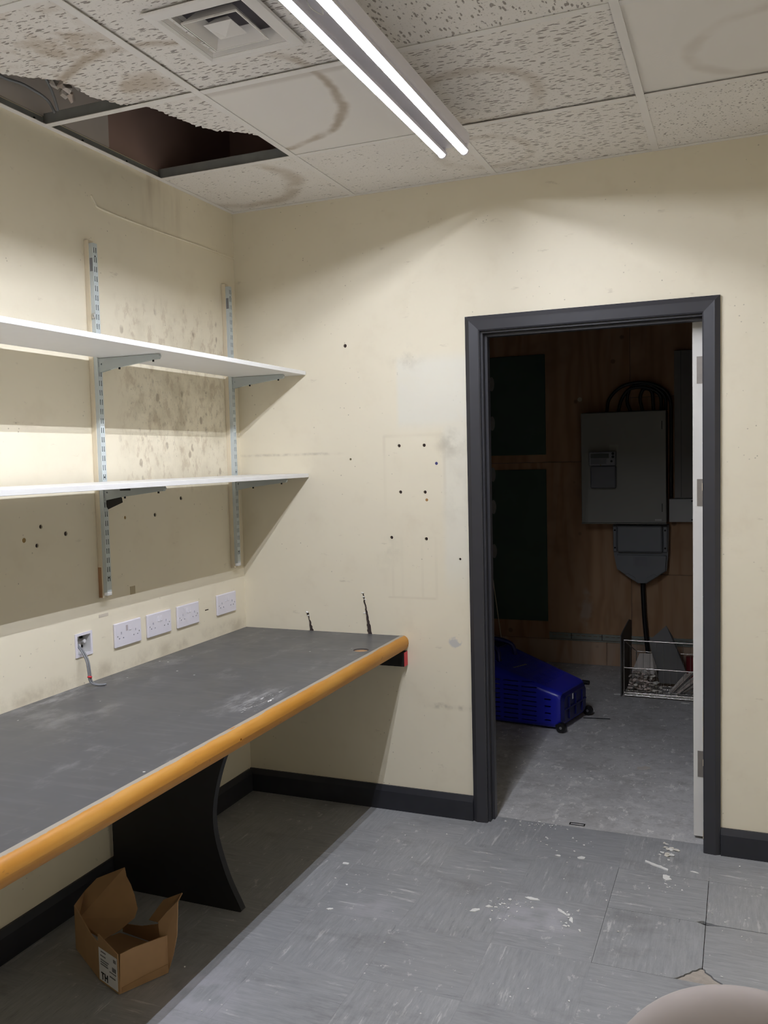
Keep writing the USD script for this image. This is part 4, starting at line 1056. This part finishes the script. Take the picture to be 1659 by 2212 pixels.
# ------------------------------------------------------------------ flakes and crumbs on the floor
def flake(x, y, a, b, seed, lab, rot=0.0, group=None, mat='flake', zz=.0006):
    rs_ = np.random.RandomState(seed); th = np.sort(rs_.uniform(0, 6.28, 11)); r = rs_.uniform(.55, 1.05, 11)
    P_ = [(a * r_ * math.cos(t), b * r_ * math.sin(t)) for t, r_ in zip(th, r)]; c, s = math.cos(rot), math.sin(rot)
    P_ = Polygon([(x + c * p - s * q, y + s * p + c * q) for p, q in P_]).buffer(.0008)
    if P_.geom_type != 'Polygon': P_ = max(P_.geoms, key=lambda g_: g_.area)
    return obj(mat if False else 'paint_flake', prism(P_, 'z', zz, zz + .0022), M[mat], None, lab, 'paint flake', group)


flake(1.425, -.561, .028, .009, 1, 'long white paint flake in the middle of the tiled floor', -.1)
flake(1.536, -.617, .030, .008, 2, 'white paint flake at the right of the dusty patch on the floor', -.7)
flake(1.263, -.698, .022, .010, 3, 'white paint flake at the left of the dusty patch on the floor', .7)
flake(1.300, -.660, .013, .008, 4, 'small white paint flake beside the left of the dusty patch', .3)
flake(1.528, -.205, .018, .012, 5, 'triangular white paint flake near the doorway', .2)
flake(.721, -.535, .013, .010, 6, 'white paint flake at the edge of the desk shadow', .1)
flake(.807, -.851, .011, .007, 7, 'cream paint flake left of the dusty floor patch, near the desk shadow', .4)
flake(1.923, -.187, .014, .005, 8, 'narrow white paint flake near the right side of the door frame', -.2)
flake(1.445, -.214, .011, .006, 14, 'small white paint flake left of the triangular one near the doorway', .1)
flake(1.57, -.655, .008, .018, 15, 'crumbled white flake at the right edge of the dusty patch', .2)
flake(1.834, -.262, .016, .030, 16, 'crushed pale plaster crumb below the long sliver of plaster', .2)
flake(1.649, .822, .040, .026, 17, 'pale flat paint flake on the concrete inside the doorway', .4, mat='slabgrey')
flake(1.363, 2.10, .030, .02, 18, 'white plaster flake on the store floor left of the wire basket', .1)
flake(1.765, 2.01, .030, .012, 19, 'torn paper scrap on the store floor in front of the wire basket', -.2)
sv = [(1.752, -.158), (1.775, -.170), (1.800, -.183), (1.822, -.196), (1.834, -.204)]
obj('plaster_sliver', prism(Polygon(rough_line([(x, y + .005) for x, y in sv], .008, .0016, 31) + rough_line([(x, y - .005) for x, y in sv[::-1]], .008, .0016, 32)).buffer(.0005), 'z', .0006, .005), M['flake'], None, 'long thin sliver of cream plaster on the floor by the doorway', 'plaster sliver')
sm = thing('crushed_plaster', 'crushed lump of plaster trodden into the floor at the doorway', 'plaster')
rq = np.random.RandomState(44)
for k in range(16):
    obj('plaster_crumb', chunk((1.826 + rq.normal(0, .013), -.035 + rq.normal(0, .035), .0006), rq.uniform(.006, .015), 700 + k, .28), M['rubble_b' if k % 3 else 'flake'], sm)
cr = []
for k in range(150):
    while True:
        x, y = rq.uniform(.5, 2.1), rq.uniform(-1.6, 2.2)
        if y < -.03 or (y > .1 and 1.16 < x < 1.9): break
    if 1.05 < x < 1.15 and -.1 < y < .2: continue
    cr.append(chunk((x, y, .0006), rq.uniform(.0018, .0055), 900 + k, .5, 8))
for cx_, cy_, sx_, sy_, n_ in ((1.335, -.635, .03, .022, 16), (1.40, -.60, .03, .012, 8), (1.565, -.665, .014, .035, 20), (1.37, -.70, .025, .02, 8), (1.33, .035, .05, .02, 22), (1.45, -.09, .07, .06, 16), (1.85, -.30, .03, .03, 10), (.78, -.64, .05, .06, 10), (1.50, .75, .22, .25, 34)):
    for k in range(n_):
        cr.append(chunk((cx_ + rq.normal(0, sx_), cy_ + rq.normal(0, sy_), .0006), rq.uniform(.0025, .0085), 2000 + len(cr), .3, 9))
obj('plaster_crumbs', cr, M['flake'], None, 'tiny white plaster crumbs scattered over the floors', 'plaster crumbs', None, 'stuff')
